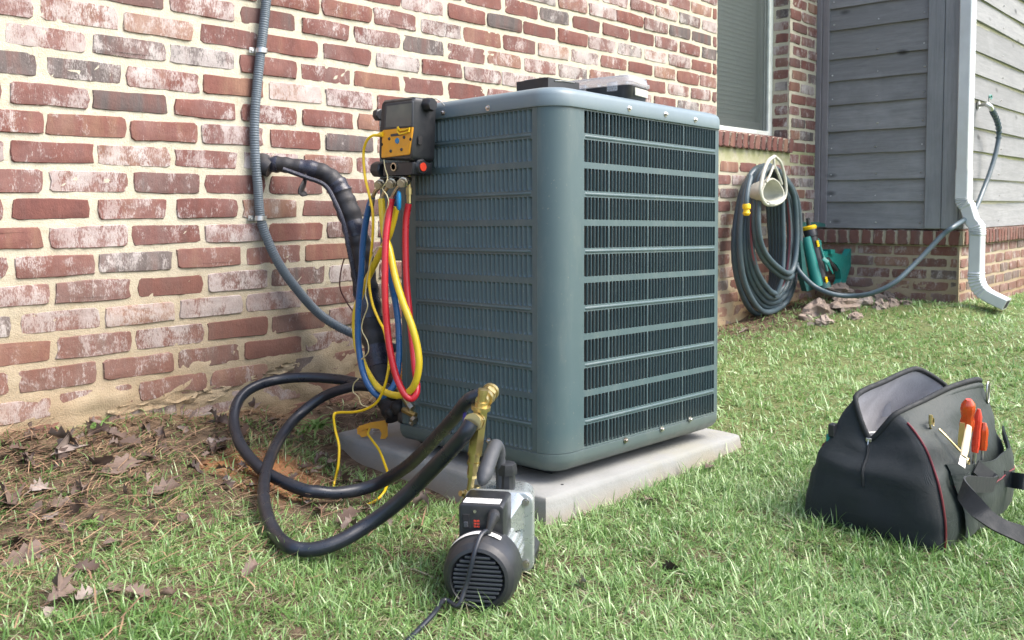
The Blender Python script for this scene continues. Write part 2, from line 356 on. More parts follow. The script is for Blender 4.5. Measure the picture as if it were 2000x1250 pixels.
def gz(x, y):
    x = np.asarray(x, float); y = np.asarray(y, float)
    num = np.zeros_like(x); den = np.zeros_like(x)
    for cx, cy, cz in CP:
        w_ = 1/((x-cx)**2+(y-cy)**2+.006)**1.7; num += w_*cz; den += w_
    z = num/den
    r = np.sqrt((x-1)**2+(y+1)**2); k = np.clip((r-8)/10, 0, 1); z = z*(1-k)
    b = .006*np.sin(x*9.1+np.sin(y*7))*np.sin(y*8.3+1.3*np.sin(x*5))+.003*np.sin(x*31+y*13)*np.sin(y*27)
    return z+b*(1-k)
def g1(x, y): return float(gz(np.array([x]), np.array([y]))[0])
xs = np.concatenate([[-90,-45,-22,-12,-7,-5], np.arange(-3.5,-1,.12), np.arange(-1,2.6,.025), np.arange(2.6,6.5,.06), np.arange(6.6,10,.2), [11,14,20,40,90]])
ys = np.concatenate([[-90,-45,-22,-12,-8,-6,-5], np.arange(-4,-2,.1), np.arange(-2,.12,.025), [.3,1,3,8,20,45,90]])
gx, gy = np.meshgrid(xs, ys); zz = gz(gx, gy)
nn = np.array([mn.noise(Vector((a*14, b_*14, 0))) for a, b_ in zip(gx.ravel(), gy.ravel())]).reshape(gx.shape)
zz = zz+nn*.006*(np.abs(gx) < 9)*(gy > -4)
nx_, ny_ = len(xs), len(ys)
mb = MB(); mb.v = list(zip(gx.ravel().tolist(), gy.ravel().tolist(), zz.ravel().tolist()))
mb.f = [(j*nx_+i, j*nx_+i+1, (j+1)*nx_+i+1, (j+1)*nx_+i) for j in range(ny_-1) for i in range(nx_-1)]
obj('ground', mb, M['soil'], kind='structure')

# ---------------- brickwork ----------------
H = .0677; L = .2031; ZO = 1.2
def frame_wall(y0=0.):  return lambda s, z, n: (s, y0-n, z)        # face looks towards -Y
def frame_side(x0):     return lambda s, z, n: (x0-n, -s, z)       # face looks towards -X, s runs towards -Y
def one_brick(mb, F, s0, s1, z0, z1, proud, rv, tone=None, wash=None, depth=.006, flip=False):
    """hand made brick face: wavering outline, softly rounded arris, slightly proud of the joint"""
    K = 12; out = []
    ws, hz = s1-s0, z1-z0
    base = [(0.004,0.07),(-.003,.5),(0.006,.93),(.05,1),(.5,1.01),(.95,1),(.996,.93),(1.003,.5),(.995,.07),(.95,0),(.5,-.01),(.05,0)]
    if ws < hz*1.2: base = [(0,.08),(0,.5),(0.05,.95),(.25,1),(.5,1),(.75,1),(1,.95),(1,.5),(1,.07),(.75,0),(.5,0),(.25,0)]
    js = [(rv.gauss(0, .0020), rv.gauss(0, .0014)) for _ in base]
    P0 = [(s0+a*ws+j[0], z0+b_*hz+j[1]) for (a, b_), j in zip(base, js)]
    cs, cz = (s0+s1)/2, (z0+z1)/2
    def ring(ins, n, wob=0):
        r = []
        for (a, b_) in P0:
            da, db = a-cs, b_-cz
            r.append(F(cs+da*(1-ins/(ws/2)), cz+db*(1-ins/(hz/2)), n+rv.gauss(0, wob) if wob else n))
        return r
    rr = [ring(-.001, -depth), ring(.0035, proud*.8, .0007), ring(min(.013, ws*.3), proud, .0006)]
    b = len(mb.v)
    tone = rv.random() if tone is None else tone; wash = max(0., min(1., rv.gauss(.50, .27))) if wash is None else wash
    for r in rr: mb.v += r
    for i in range(2):
        for j in range(K):
            k = (j+1) % K; mb.f.append((b+i*K+j, b+i*K+k, b+(i+1)*K+k, b+(i+1)*K+j))
    mb.f.append(tuple(b+2*K+j for j in range(K)))
    mb.a.setdefault('tone', []).extend([tone]*3*K); mb.a.setdefault('wash', []).extend([wash]*3*K)
    mb.a.setdefault('edge', []).extend([1.]*K+[.45]*K+[0.]*K)
def tone_of(rv):
    r = rv.random()
    if r < .13: return rv.uniform(.10, .24)
    if r < .70: return rv.uniform(.42, .66)
    if r < .86: return rv.uniform(.28, .42)
    return rv.uniform(.70, .9)
def pix(p):
    d = Vector(p)-CAM; z = d.dot(FW)
    if z < .05: return None
    return CX+FPX*d.dot(RT)/z, CYP-FPX*d.dot(UP)/z, z
def lay(F, cells, root, nmax=300, rv=None):
    """cells: (s0,s1,z0,z1,...); the ones that show largest become parts, the rest one joined part"""
    sc = []
    for c in cells:
        q = [pix(F(a, b_, 0)) for a in c[:2] for b_ in c[2:4]]
        A = 0
        if all(q):
            u0, u1 = min(x[0] for x in q), max(x[0] for x in q); v0, v1 = min(x[1] for x in q), max(x[1] for x in q)
            u0c, u1c, v0c, v1c = max(u0, 0), min(u1, 2000), max(v0, 0), min(v1, 1250)
            if u1c > u0c and v1c > v0c:
                A = (u1c-u0c)*(v1c-v0c)
                um, vm = (u0+u1)/2, (v0+v1)/2
                if 840 < um < 1395 and vm > 265: A *= .01           # behind the condenser
        sc.append(A)
    order = sorted(range(len(cells)), key=lambda i: -sc[i]); rest = MB()
    k = 0
    for i in order:
        c = cells[i]; pr = rv.uniform(.002, .007)
        if k < nmax and sc[i] > 0:
            b_ = MB(); one_brick(b_, F, *c[:4], pr, rv, tone_of(rv), c[4] if len(c) > 4 else None)
            obj('brick', b_, M['brick'], root); k += 1
        else: one_brick(rest, F, *c[:4], pr, rv, tone_of(rv), c[4] if len(c) > 4 else None)
    if rest.v: obj('brick', rest, M['brick'], root, kind='stuff')
def courses(s_lo, s_hi, z_lo, z_hi, zc0, h, l, off, holes, rv, joint=.0125):
    cells = []; m_ = 0
    k0 = math.floor((z_lo-zc0)/h); k1 = math.ceil((z_hi-zc0)/h)
    for k in range(k0, k1+1):
        zc = zc0+k*h
        if zc < z_lo or zc > z_hi: continue
        o_ = off(k)+rv.gauss(0, .004)
        j0 = math.floor((s_lo-o_)/l)-1
        j = j0
        while True:
            a = o_+j*l+rv.gauss(0, .0035)+joint/2; b_ = o_+(j+1)*l+rv.gauss(0, .0035)-joint/2; j += 1
            if a > s_hi: break
            a = max(a, s_lo+.004); b_ = min(b_, s_hi-.004)
            if b_-a < .03: continue
            z0, z1 = zc-(h-joint)/2+rv.gauss(0, .0012), zc+(h-joint)/2+rv.gauss(0, .0012)
            segs = [(a, b_)]
            for (ha, hb, za, zb) in holes:
                if za < zc < zb:
                    ns = []
                    for p0, p1 in segs:
                        if p1 <= ha or p0 >= hb: ns.append((p0, p1)); continue
                        if p0 < ha-.03: ns.append((p0, ha-.004))
                        if p1 > hb+.03: ns.append((hb+.004, p1))
                    segs = ns
            for p0, p1 in segs: cells.append((p0, p1, z0, z1))
    return cells
def mortar_grid(F, s0, s1, z0, z1, ds, holes, amp=.003):
    mb = MB(); ns, nz = int((s1-s0)/ds)+1, int((z1-z0)/ds)+1
    S_ = [s0+(s1-s0)*i/ns for i in range(ns+1)]; Z_ = [z0+(z1-z0)*i/nz for i in range(nz+1)]
    for z in Z_:
        for s in S_:
            q = mn.noise(Vector((s*38, z*55, 0)))+.7*mn.noise(Vector((s*90, z*120, 3)))
            e = 0 if (s in (S_[0], S_[-1])) else 1
            low = max(0, min(1, (.30-z)/.12)) if F(0,0,0)[1] == 0 else 0
            mb.v.append(F(s, z, amp*q*e+.0005+low*.004*max(0, mn.noise(Vector((s*12, z*25, 9)))+.2)*3*e))
    for j in range(nz):
        for i in range(ns):
            sc_, zc_ = (S_[i]+S_[i+1])/2, (Z_[j]+Z_[j+1])/2
            if any(a < sc_ < b_ and c < zc_ < d for a, b_, c, d in holes): continue
            b0 = j*(ns+1)+i; mb.f.append((b0, b0+1, b0+ns+2, b0+ns+1))
    return mb
rv = random.Random(5)
WX0, WX1, WZ1 = -3.0, 4.42, 2.75
wall = thing('brick_wall', 'old red brick house wall with whitewash smears and pale mortar behind the air conditioner', 'wall', (0, 0, 0))
WIN = (3.21, 4.03, 1.0, 2.42)
SILL = (3.17, 4.05, .955, 1.045)
F0 = frame_wall(0.)
g = mortar_grid(F0, -1.0, 4.42, -.12, 2.0, .0155, [(WIN[0], WIN[1], WIN[2], WIN[3])])
# rest of the wall face (out of the picture), the opening's return and the wall's thickness
for (a, b_, c, d) in ((-3, -1.0, -.12, 2.0), (-3, WIN[0], 2.0, WZ1), (WIN[1], 4.42, 2.0, WZ1), (WIN[0], WIN[1], WIN[3], WZ1)):
    g.add([F0(a, c, 0), F0(b_, c, 0), F0(b_, d, 0), F0(a, d, 0)], [(0, 1, 2, 3)])
for x in (WIN[0], WIN[1]):
    g.add([(x, .002, WIN[2]), (x, .2, WIN[2]), (x, .2, WIN[3]), (x, .002, WIN[3])], [(0, 1, 2, 3)])
g.add([(WIN[0], .002, WIN[2]), (WIN[0], .2, WIN[2]), (WIN[1], .2, WIN[2]), (WIN[1], .002, WIN[2])], [(0, 1, 2, 3)])
g.add([(WIN[0], .002, WIN[3]), (WIN[0], .2, WIN[3]), (WIN[1], .2, WIN[3]), (WIN[1], .002, WIN[3])], [(0, 1, 2, 3)])
g.add([(-3, .0, -.12), (-3, .25, -.12), (-3, .25, WZ1), (-3, .0, WZ1), (4.42, .25, WZ1), (4.42, .0, WZ1), (4.42, .25, -.12)], [(0, 1, 2, 3), (3, 2, 4, 5)])
obj('mortar_bed', g, M['mortar'], wall, smooth=True, ang=80)
offw = lambda k: (0 if k % 2 else L*.5+.0132)
HO = [(WIN[0], WIN[1], WIN[2]-.03, WIN[3]), (SILL[0], SILL[1], SILL[2]-.03, SILL[3]+.02)]
cells = courses(WX0, WX1, -.09, WZ1, ZO-H, H, L, lambda k: (0. if (k % 2 == 0) else L*.5+.0132), HO, rv)
lay(F0, cells, wall, 300, rv)
# brick return of the window recess, seen edge on
b_ = MB()
k = 0; z = 1.2-H*2
while z < 2.4:
    if z > 1.06: one_brick(b_, lambda s, zz, n: (4.03-n, s, zz), .004, .098 if k % 2 else .085, z-.0265, z+.0265, .003, rv, tone_of(rv))
    z += H; k += 1
obj('brick', b_, M['brick'], wall, kind='stuff')
# rowlock sill bricks, sloping forward
ns = 13; wS = (SILL[1]-SILL[0])/ns
sm = MB(); sm.prism([(SILL[0], -.012, .965), (SILL[0], .10, .985), (SILL[0], .10, 1.055), (SILL[0], -.018, 1.028)], (SILL[1]-SILL[0], 0, 0)); obj('sill_mortar', sm, M['mortar'], wall)
for i in range(ns):
    a = SILL[0]+i*wS+.006+rv.gauss(0, .001); q = MB()
    t_ = tone_of(rv); FB = lambda s, zz, n: (s, -.022-n-(.0 if zz < 1 else .004), zz)
    one_brick(q, FB, a, a+wS-.0125, .957, 1.034, .004, rv, max(t_, .40), .25)
    nb = len(q.v)
    q.v += [(a, -.02, 1.033), (a+wS-.0125, -.02, 1.033), (a+wS-.0125, .09, 1.058), (a, .09, 1.058), (a, -.02, .958), (a+wS-.0125, -.02, .958), (a, .02, .958), (a+wS-.0125, .02, .958)]
    q.f += [(nb, nb+1, nb+2, nb+3), (nb, nb+4, nb+6, nb+3), (nb+1, nb+5, nb+7, nb+2), (nb+4, nb+5, nb+7, nb+6)]
    q.a['tone'] += [max(t_, .4)]*8; q.a['wash'] += [.3]*8; q.a['edge'] += [.1]*8
    obj('brick', q, M['brick'], wall)
# slumped mortar lumps on the bottom courses
for (u, v, sz) in ((345, 775, .045), (395, 778, .04), (300, 790, .035), (420, 760, .03), (548, 722, .032), (560, 712, .02), (505, 735, .02), (240, 800, .03)):
    p = at(u, v, Y=-.004); q = MB(); rr = []
    for i in range(5):
        th = math.pi*(i+.15)/4.6
        rr.append([(p.x+sz*1.5*math.sin(th)*math.cos(a)*rv.uniform(.75, 1.2), p.y+.004-abs(math.sin(th))*.012*rv.uniform(.3, 1.1)*(1+math.cos(a*2)*.3), p.z+sz*.35*math.sin(a)*math.sin(th)*rv.uniform(.7, 1.3)-.0*i) for a in [2*math.pi*j/12 for j in range(12)]])
    q.rings(rr); obj('mortar_lump', q, M['mortar'], wall, ang=60)
# window
wf = MB()
x0, x1, z0, z1, y = WIN[0], WIN[1], 1.052, WIN[3], .098
for (a, b2, c, d) in ((x0, x0+.045, z0, z1), (x1-.045, x1, z0, z1), (x0+.045, x1-.045, z0, z0+.03), (x0+.045, x1-.045, z1-.05, z1)):
    wf.box(a, b2, y, y+.05, c, d, b=.003)
win = obj('window', wf, M['frame'], wall, ang=30)
sf = MB()
for (a, b2, c, d) in ((x0+.045, x0+.10, z0+.03, z1-.05), (x1-.115, x1-.045, z0+.03, z1-.05), (x0+.10, x1-.115, z0+.03, z0+.075), (x0+.10, x1-.115, z1-.1, z1-.05)):
    sf.box(a, b2, y+.018, y+.05, c, d, b=.003)
sf.box(x1-.085, x1-.078, y+.010, y+.018, z0+.03, z1-.05)
obj('sash', sf, M['sash'], win, ang=30)
gl = MB().box(x0+.10, x1-.115, y+.034, y+.038, z0+.075, z1-.1); obj('pane', gl, M['glass'], win)
gl = MB().box(x0+.045, x1-.046, y+.012, y+.0125, z0+.03, z1-.05); obj('insect_screen', gl, M['mesh'], win)
nsl = 50; sl0 = None
for i in range(nsl):
    z = z0+.085+i*.0245
    if z > z1-.11: break
    if sl0 is None:
        q = MB(); q.prism([(x0+.09, .148, -.002), (x0+.09, .150, -.0005), (x0+.09, .162, .019), (x0+.09, .160, .019)], (x1-x0-.19, 0, 0)); sl0 = obj('slat', q, M['blind'], win); sl0.location.z = z
    else:
        c = sl0.copy(); COL.objects.link(c); c.parent = win; c.location.z = z
bk = MB().box(x0+.05, x1-.05, .166, .17, z0, z1); obj('blind_backing', bk, M['blind'], win)

# ---------------- timber clad extension ----------------
ext = thing('house_extension', 'projecting wing with grey lapped timber siding above a low brick base', 'house wing', (4.42, -.4, .1))
EX, EY = 4.42, -.81
g = MB()
g2 = mortar_grid(lambda s, z, n: (EX-n, -s, z), 0., .81, -.05, .52, .02, [], .002); g.v = g2.v; g.f = g2.f
g3 = mortar_grid(lambda s, z, n: (s, EY-n, z), EX, 6.6, -.05, .52, .03, [], .002); g.add(g3.v, g3.f)
g.add([(6.6, EY, -.1), (10, EY, -.1), (10, EY, .52), (6.6, EY, .52)], [(0, 1, 2, 3)])
g.box(EX+.012, 10, EY+.012, .2, .0, 2.7)
obj('mortar_bed', g, M['mortar'], ext, ang=80)
hh = .0645
ca = courses(0.0, .805, .0, .43, .404, hh, L, lambda k: .045 if k % 2 == 0 else .045+L/2, [], rv, .012)
cb = courses(EX+.01, 9.9, .0, .43, .404, hh, L, lambda k: EX+.02 if k % 2 == 0 else EX+.02+L/2, [], rv, .012)
for F_, cc, nm in ((lambda s, z, n: (EX-n, -s, z), ca, 60), (lambda s, z, n: (s, EY-n, z), cb, 90)): lay(F_, [c+(.55,) for c in cc], ext, nm, rv)
lm = MB(); lm.box(EX-.018, EX+.05, -.828, -.0, .44, .516); lm.box(EX-.014, 10, EY-.022, EY+.05, .4405, .5155); obj('ledge_mortar', lm, M['mortar'], ext)
def rowlock(F_, a, b2):
    q = MB(); t_ = rv.choice([.36, .45, .5, .55, .28, .4, .6]); one_brick(q, F_, a, b2, .437, .519, .004, rv, t_, .2)
    nb = len(q.v)
    q.v += [F_(a, .519, 0), F_(b2, .519, 0), F_(b2, .524, -.05), F_(a, .524, -.05), F_(a, .437, 0), F_(b2, .437, 0), F_(b2, .437, -.05), F_(a, .437, -.05)]
    q.f += [(nb, nb+1, nb+2, nb+3), (nb+4, nb+5, nb+6, nb+7)]
    q.a['tone'] += [t_]*8; q.a['wash'] += [.3]*8; q.a['edge'] += [.2]*8
    return q
s = .012
while s < .80:
    obj('brick', rowlock(lambda a, z, n: (EX-.024-n, -a, z), s, s+.054), M['brick'], ext); s += .068
s = EX+.0
while s < 9.9:
    obj('brick', rowlock(lambda a, z, n: (a, EY-.028-n, z), s, s+.052), M['brick'], ext); s += .067
LV = [.527, .681, .806, .96, 1.093, 1.247, 1.385, 1.512, 1.678, 1.81, 1.95, 2.09, 2.23, 2.37, 2.50, 2.64]
for i in range(len(LV)-1):
    za, zb = LV[i], LV[i+1]+.018
    q = MB(); sag = rv.gauss(0, .0015)
    n_ = 9; rr = []
    for j in range(n_):
        yy = -.076-(.632-.076)*j/(n_-1); wv = .002*math.sin(j*1.3+i)+rv.gauss(0, .0006)
        rr.append([(EX-.020+wv, yy, za+sag+wv*.5), (EX-.004, yy, zb), (EX+.004, yy, zb), (EX+.004, yy, za)])
    q.rings(rr); q.a['tone'] = [rv.random()]*len(q.v); obj('board', q, M['siding'], ext, ang=25)
    q = MB(); rr = []
    for j in range(24):
        xx = 4.492+(10-4.492)*j/23; wv = .003*math.sin(j*.9+i*2)
        rr.append([(xx, EY-.002+wv, za+sag), (xx, EY+.015, zb), (xx, EY+.022, zb), (xx, EY+.022, za)])
    q.rings(rr); q.a['tone'] = [rv.random()]*len(q.v); obj('board', q, M['siding'], ext, ang=25)
nl_ = MB()
for i in range(len(LV)-1):
    for yy in (-.10, -.36, -.61):
        nl_.cyl((EX-.016, yy+rv.uniform(-.01, .01), LV[i]+.035), (EX-.0215, yy, LV[i]+.035), .0032, n=6)
    for j in range(9):
        xx = 4.6+j*.6+rv.uniform(-.02, .02); nl_.cyl((xx, EY+.004, LV[i]+.035), (xx, EY-.0045, LV[i]+.035), .0032, n=6)
obj('siding_nails', nl_, M['galv'], ext, kind='stuff')
def post(x0, x1, y0, y1, mt, name):
    q = MB().box(x0, x1, y0, y1, .528, 2.7, b=.003); q.a['tone'] = [rv.random()]*len(q.v); obj(name, q, M[mt], ext, ang=25)
post(EX-.034, EX+.01, -.718, -.633, 'trimw', 'corner_board'); post(EX-.033, EX+.01, -.806, -.7205, 'trimw', 'corner_board')
post(EX-.030, EX+.068, -.832, -.8075, 'trimw', 'corner_board')
post(EX-.032, EX+.01, -.034, -.002, 'trimb', 'corner_post'); post(EX-.026, EX+.01, -.0755, -.0352, 'trimb', 'corner_post')

# ---------------- concrete pad and condenser ----------------
def rotm(yaw, tx, ty):
    return (Matrix.Rotation(ty, 3, 'Y') @ Matrix.Rotation(tx, 3, 'X') @ Matrix.Rotation(yaw, 3, 'Z')).to_4x4()
MA = rotm(-.030522, -.015459, .023096); MA.translation = Vector((.65338, -1.03335, .87523))
pad = thing('concrete_pad', 'weathered light grey concrete slab under the air conditioner', 'slab', M=MA @ Matrix.Translation((.35, .4, -.895)))
q = MB(); pc = [(-.073, -.037), (.769, -.028), (.84, .80), (.008, .83)]
NP = 14; per = []
for i in range(4):
    a, b2 = Vector(pc[i]), Vector(pc[(i+1) % 4])
    for j in range(NP):
        t_ = j/NP; p = a.lerp(b2, t_); per.append((p, i, t_))
cen = Vector((.386, .39)); rr = []
for (ins, zz) in ((-.012, -.93), (-.006, -.90), (0, -.848), (.003, -.839), (.008, -.8355), (.06, -.834), (.2, -.833)):
    r = []
    for (p, i, t_) in per:
        d = (cen-p); d = d/max(abs(d.x), abs(d.y)); k_ = ins
        chip = .0025*mn.noise(Vector((p.x*30, p.y*30, zz*40)))
        if t_ < .001 : k_ += .006
        r.append((p.x+d.x*(k_+chip), p.y+d.y*(k_+chip), zz+chip*.6))
    rr.append(r)
q.rings(rr, M=MA); obj('slab', q, M['concrete'], pad, ang=40)
st = MB(); c = at(1098, 950, Z=.036); st.cyl(c-Vector((0, 0, .004)), c+Vector((0, 0, .005)), .004, .0035, 10); obj('pebble', st, M['dark'], pad)

AC = thing('air_conditioner', 'large grey green outdoor air conditioner unit with louvered sides standing on a concrete slab', 'air conditioner', M=MA @ Matrix.Translation((.345, .31, -.83)))
W_, D_ = .69, .615; Rn = .062
def A(mb_, name, mat, parent=AC, **k):
    mb_.v = [tuple(MA @ Vector(p)) for p in mb_.v]; return obj(name, mb_, M[mat], parent, **k)
def outline(ins, rad=Rn, nseg=10, lcut=False):
    """plan of the cabinet, near corner rounded"""
    x0, y0, x1, y1 = ins, ins, W_-ins, D_-ins; pts = []
    def arc(cx, cy, r, a0, a1, n):
        for i in range(n+1):
            a = math.radians(a0+(a1-a0)*i/n); pts.append((cx+r*math.cos(a), cy+r*math.sin(a)))
    r = max(rad-ins, .008)
    arc(x0+r, y0+r, r, 180, 270, nseg); r2 = max(.03-ins*.5, .006); arc(x1-r2, y0+r2, r2, 270, 360, 5); arc(x1-r2, y1-r2, r2, 0, 90, 5); arc(x0+r2, y1-r2, r2, 90, 180, 5)
    return pts
SH = .0503; SP = .0646; NR = 12
ZB = -.765          # bottom seam of the panels
FL = lambda s, z, n: (-n, s, z)
FR = lambda s, z, n: (s, -n, z)
def face_panel(F, s_lo, s_a, s_b, s_hi, groups, free_far, name):
    pn = MB(); fn = MB()
    tot = sum(groups); gapw = .22; step = (s_b-s_a)/(tot+gapw*(len(groups)-1)); web = step*(.30 if free_far else .14)
    def sheet(a, b2, c, d, t=.004):
        x = MB().box(0, 1, 0, 1, 0, 1)
        pn.add([F(a+(b2-a)*v[0], c+(d-c)*v[2], -t*v[1]) for v in x.v], x.f)
    top = .006
    sheet(s_lo, s_a, ZB, top); sheet(s_b, s_hi, ZB, top)
    zt = top
    for k in range(NR+1):
        zb_ = -k*SP if k < NR else ZB
        if k == 0: sheet(s_a, s_b, 0, top)
        else:
            a_, b2 = -k*SP if k < NR else ZB, -(k-1)*SP-SH
            sheet(s_a, s_b, a_, b2)
            if k % 2 == 1 and k < NR:      # pressed bead along every second rail
                m_ = (a_+b2)/2; rr = []
                for s in (s_a+.002, s_a+.008, s_b-.008, s_b-.002):
                    e = 0 if s in (s_a+.002, s_b-.002) else 1
                    rr.append([F(s, m_+.0035*math.cos(t_), (.0032*math.sin(t_))*e-.0005) for t_ in [math.pi*i/6 for i in range(7)]])
                pn.rings(rr, cap=False, closed=False)
    s = s_a; slots = []
    for gi, gN in enumerate(groups):
        for i in range(gN): slots.append((s, s+step)); s += step
        s += gapw*step
    for i, (a_, b2) in enumerate(slots):
        nxt = slots[i+1][0] if i+1 < len(slots) else None
        # web at plane level between two slots
        if nxt is not None:
            w0, w1 = b2-web/2, nxt+web/2
            for k in range(NR):
                rr = []
                for zz_, e_ in ((-k*SP+.0002, 0), (-k*SP-.003, .6), (-k*SP-.007, 1), (-k*SP-SH+.007, 1), (-k*SP-SH+.003, .6), (-k*SP-SH-.0002, 0)):
                    rr.append([F(w0, zz_, -.004), F(w0, zz_, 0), F(w0+(w1-w0)*.25, zz_, .0011*e_), F(w0+(w1-w0)*.75, zz_, .0011*e_), F(w1, zz_, 0), F(w1, zz_, -.004)])
                pn.rings(rr, cap=False, closed=False)
        for k in range(NR):
            z1, z0 = -k*SP, -k*SP-SH; o0, o1 = a_+web/2, b2-web/2; rr = []
            zs = [0, .025, .07, .14, .5, .86, .93, .975, 1]; es = [0, .5, .86, 1, 1, 1, .86, .5, 0]
            for zt_, e in zip(zs, es):
                row = []
                for t_ in (0, .35, .7, 1):
                    n_ = -(.0095 if free_far else .0050)*(t_**.8)*e
                    cov = 1.02 if free_far else .30
                    sh = 0                      # the louver narrows to its rounded ends
                    ss = o1-(o1-o0)*cov*t_ if free_far else o0+(o1-o0)*cov*t_
                    row.append(F(ss, z1+(z0-z1)*zt_, n_-.0004))
                rr.append(row)
            fn.rings(rr, cap=False, closed=False)
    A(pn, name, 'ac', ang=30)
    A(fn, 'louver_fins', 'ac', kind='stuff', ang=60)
face_panel(FL, .054, .0677, .463, .500, [28], True, 'louver_panel')
face_panel(FR, .0865, .1, .66, .672, [7, 12, 12, 12], False, 'louver_panel')
# rounded corner post between the two louvered faces, with folded seams
def strip(pts, z0, z1, t=.0025):
    q = MB(); out_ = [Vector((x, y, 0)) for x, y in pts]; rr = []
    for z in (z0, z1): rr.append([(p.x, p.y, z) for p in out_])
    q.rings(rr, cap=False, closed=False); return q
pts = [(-.001, .052)]+[(Rn-.001-Rn*math.cos(a), Rn-.001-Rn*math.sin(a)) for a in [math.pi/2*i/14 for i in range(1, 14)]]+[(.0855, -.001)]
pts = [(.006, .0508)]+[(-.001, .0508)]+pts[1:]+[(.0855, .004)]
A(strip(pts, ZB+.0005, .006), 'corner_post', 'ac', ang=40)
fr = [(.672+.018*math.sin(a), .018-.018*math.cos(a)) for a in [math.pi/2*i/6 for i in range(7)]]
bk = MB(); bk.v = []
A(strip([(.6725, 0)]+fr[1:]+[(.69, D_-.03)], ZB, .006), 'corner_post', 'ac', ang=40)
# end post at the left, control cover, back panels
q = MB().box(-.0012, .03, .5005, .520, ZB, .006, b=.002); A(q, 'end_post', 'ac', ang=30)
zc = -.345
q = MB().box(.002, .16, .5205, D_-.004, zc, .006, b=.003); A(q, 'control_cover', 'ac', ang=30)
q = MB(); q.box(.03, .66, .03, D_-.1, ZB, -.002); A(q, 'coil', 'coil')
q = MB(); q.box(.20, .688, D_-.006, D_-.003, ZB, .006); q.add([(.03, .522, ZB), (.2, D_-.004, ZB), (.2, D_-.004, .0), (.03, .522, 0)], [(0, 1, 2, 3)]); A(q, 'rear_panel', 'ac')
# lid: folded skirt, soft shoulder and a nearly flat top with the fan guard
q = MB(); rr = []
for ins, z in ((.006, .004), (-.005, .004), (-.006, .007), (-.0055, .030), (-.003, .037), (.003, .0425), (.012, .0465), (.03, .049), (.09, .0515), (.16, .054)):
    rr.append([(x, y, z) for x, y in outline(ins)])
q.rings(rr, cap=False)
cx_, cy_ = W_/2, D_/2; last = rr[-1]; ring = []
for (x, y, z) in last:
    a = math.atan2(y-cy_, x-cx_); ring.append((cx_+.235*math.cos(a), cy_+.235*math.sin(a), .058))
q.rings([last, ring], cap=False); q.rings([ring, [(cx_+(x-cx_)*.96, cy_+(y-cy_)*.96, .052) for x, y, z in ring], [(cx_+(x-cx_)*.96, cy_+(y-cy_)*.96, -.0) for x, y, z in ring]], cap=False)
A(q, 'lid', 'ac_lid_skylit', ang=40)
q = MB()
for k in range(10): r = .03+k*.0215; q.tube([(cx_+r*math.cos(t_), cy_+r*math.sin(t_), .059) for t_ in [2*math.pi*i/28 for i in range(29)]], .002, 5)
for k in range(6):
    a = math.pi*k/6; q.tube([(cx_-.23*math.cos(a), cy_-.23*math.sin(a), .0565), (cx_+.23*math.cos(a), cy_+.23*math.sin(a), .0565)], .0022, 5)
A(q, 'fan_guard', 'blackp', ang=60)
q = MB()
q.cyl((cx_, cy_, -.06), (cx_, cy_, -.01), .05, n=16)
for k in range(4):
    a = math.pi/2*k; rr = []
    for r in (.045, .12, .215):
        tw = .5-.6*(r-.045); wd = .05+.1*(r-.045)*3
        rr.append([(cx_+r*math.cos(a+e*wd/r), cy_+r*math.sin(a+e*wd/r), -.035+e*.02*tw+dz) for e, dz in ((-1, 0), (1, 0), (1, .002), (-1, .002))])
    q.rings(rr)
A(q, 'fan', 'blackp', ang=40)
# base pan with rolled lip, feet
q = MB(); rr = []
for ins, z in ((.002, ZB-.0005), (-.0035, ZB-.001), (-.004, ZB-.016), (-.001, ZB-.024), (.006, ZB-.034), (.020, ZB-.043), (.05, ZB-.049), (.2, ZB-.050)):
    rr.append([(x, y if x > .25 or y < .525 else .525+(y-.525)*min(1, x/.25), z) for x, y in outline(ins)])
q.rings(rr, cap=True); A(q, 'base_pan', 'ac', ang=35)
for (x, y) in ((.13, .13), (.56, .13), (.13, .5), (.56, .5)):
    q = MB().box(x-.05, x+.05, y-.05, y+.05, -.8335, ZB-.0505, b=.004); A(q, 'foot', 'blackp')
def screw(u, v, face, zoff=0):
    Mi = MA.inverted(); c = Mi @ CAM; d = (Mi.to_3x3() @ (FW*FPX + RT*(u-CX) - UP*(v-CYP)))
    ax = 0 if face == 'L' else 1; nn_ = -.006
    p = c+d*((nn_-c[ax])/d[ax]); q = MB(); e = Vector((-1, 0, 0)) if face == 'L' else Vector((0, -1, 0))
    q.tube([p-e*.002, p+e*.0008, p+e*.0012], [.0068, .0068, .0045], 12); q.tube([p+e*.0012, p+e*.005, p+e*.0062], [.0042, .0042, .0028], 6)
    q.v = [tuple(MA @ Vector(w__)) for w__ in q.v]; obj('screw', q, M['steel'], AC)
for u, v, f_ in ((866, 220, 'L'), (953, 211, 'L'), (1229, 212, 'R'), (1300, 223, 'R'), (1358, 234, 'R'), (955, 861, 'L'), (876, 843, 'L'), (804, 826, 'L'), (1222, 860, 'R'), (1293, 838, 'R'), (1348, 819, 'R')): screw(u, v, f_)
# ---------------- pipes and conduit on the wall ----------------
def path(pp, n=10, **k):
    """pp: (u, v, depth) photograph points with the real depth given as a plane X= or Y="""
    ax = k.pop('ax', 'Y'); return spline([at(u, v, **{ax: d}) for u, v, d in pp], n)
def hose(name, pp, rpx, mat, parent, n=10, ax='Y', seg=12, **kw):
    P = path(pp, n, ax=ax)
    if hasattr(rpx, '__len__'):
        m_ = len(P); R = [pxr(p, np.interp(i/(m_-1), np.linspace(0, 1, len(rpx)), rpx)) for i, p in enumerate(P)]
    else: R = [pxr(P[len(P)//2], rpx)]*len(P)
    q = MB().tube(P, R, seg); return obj(name, q, M[mat] if isinstance(mat, str) else mat, parent, ang=60, **kw), P, R

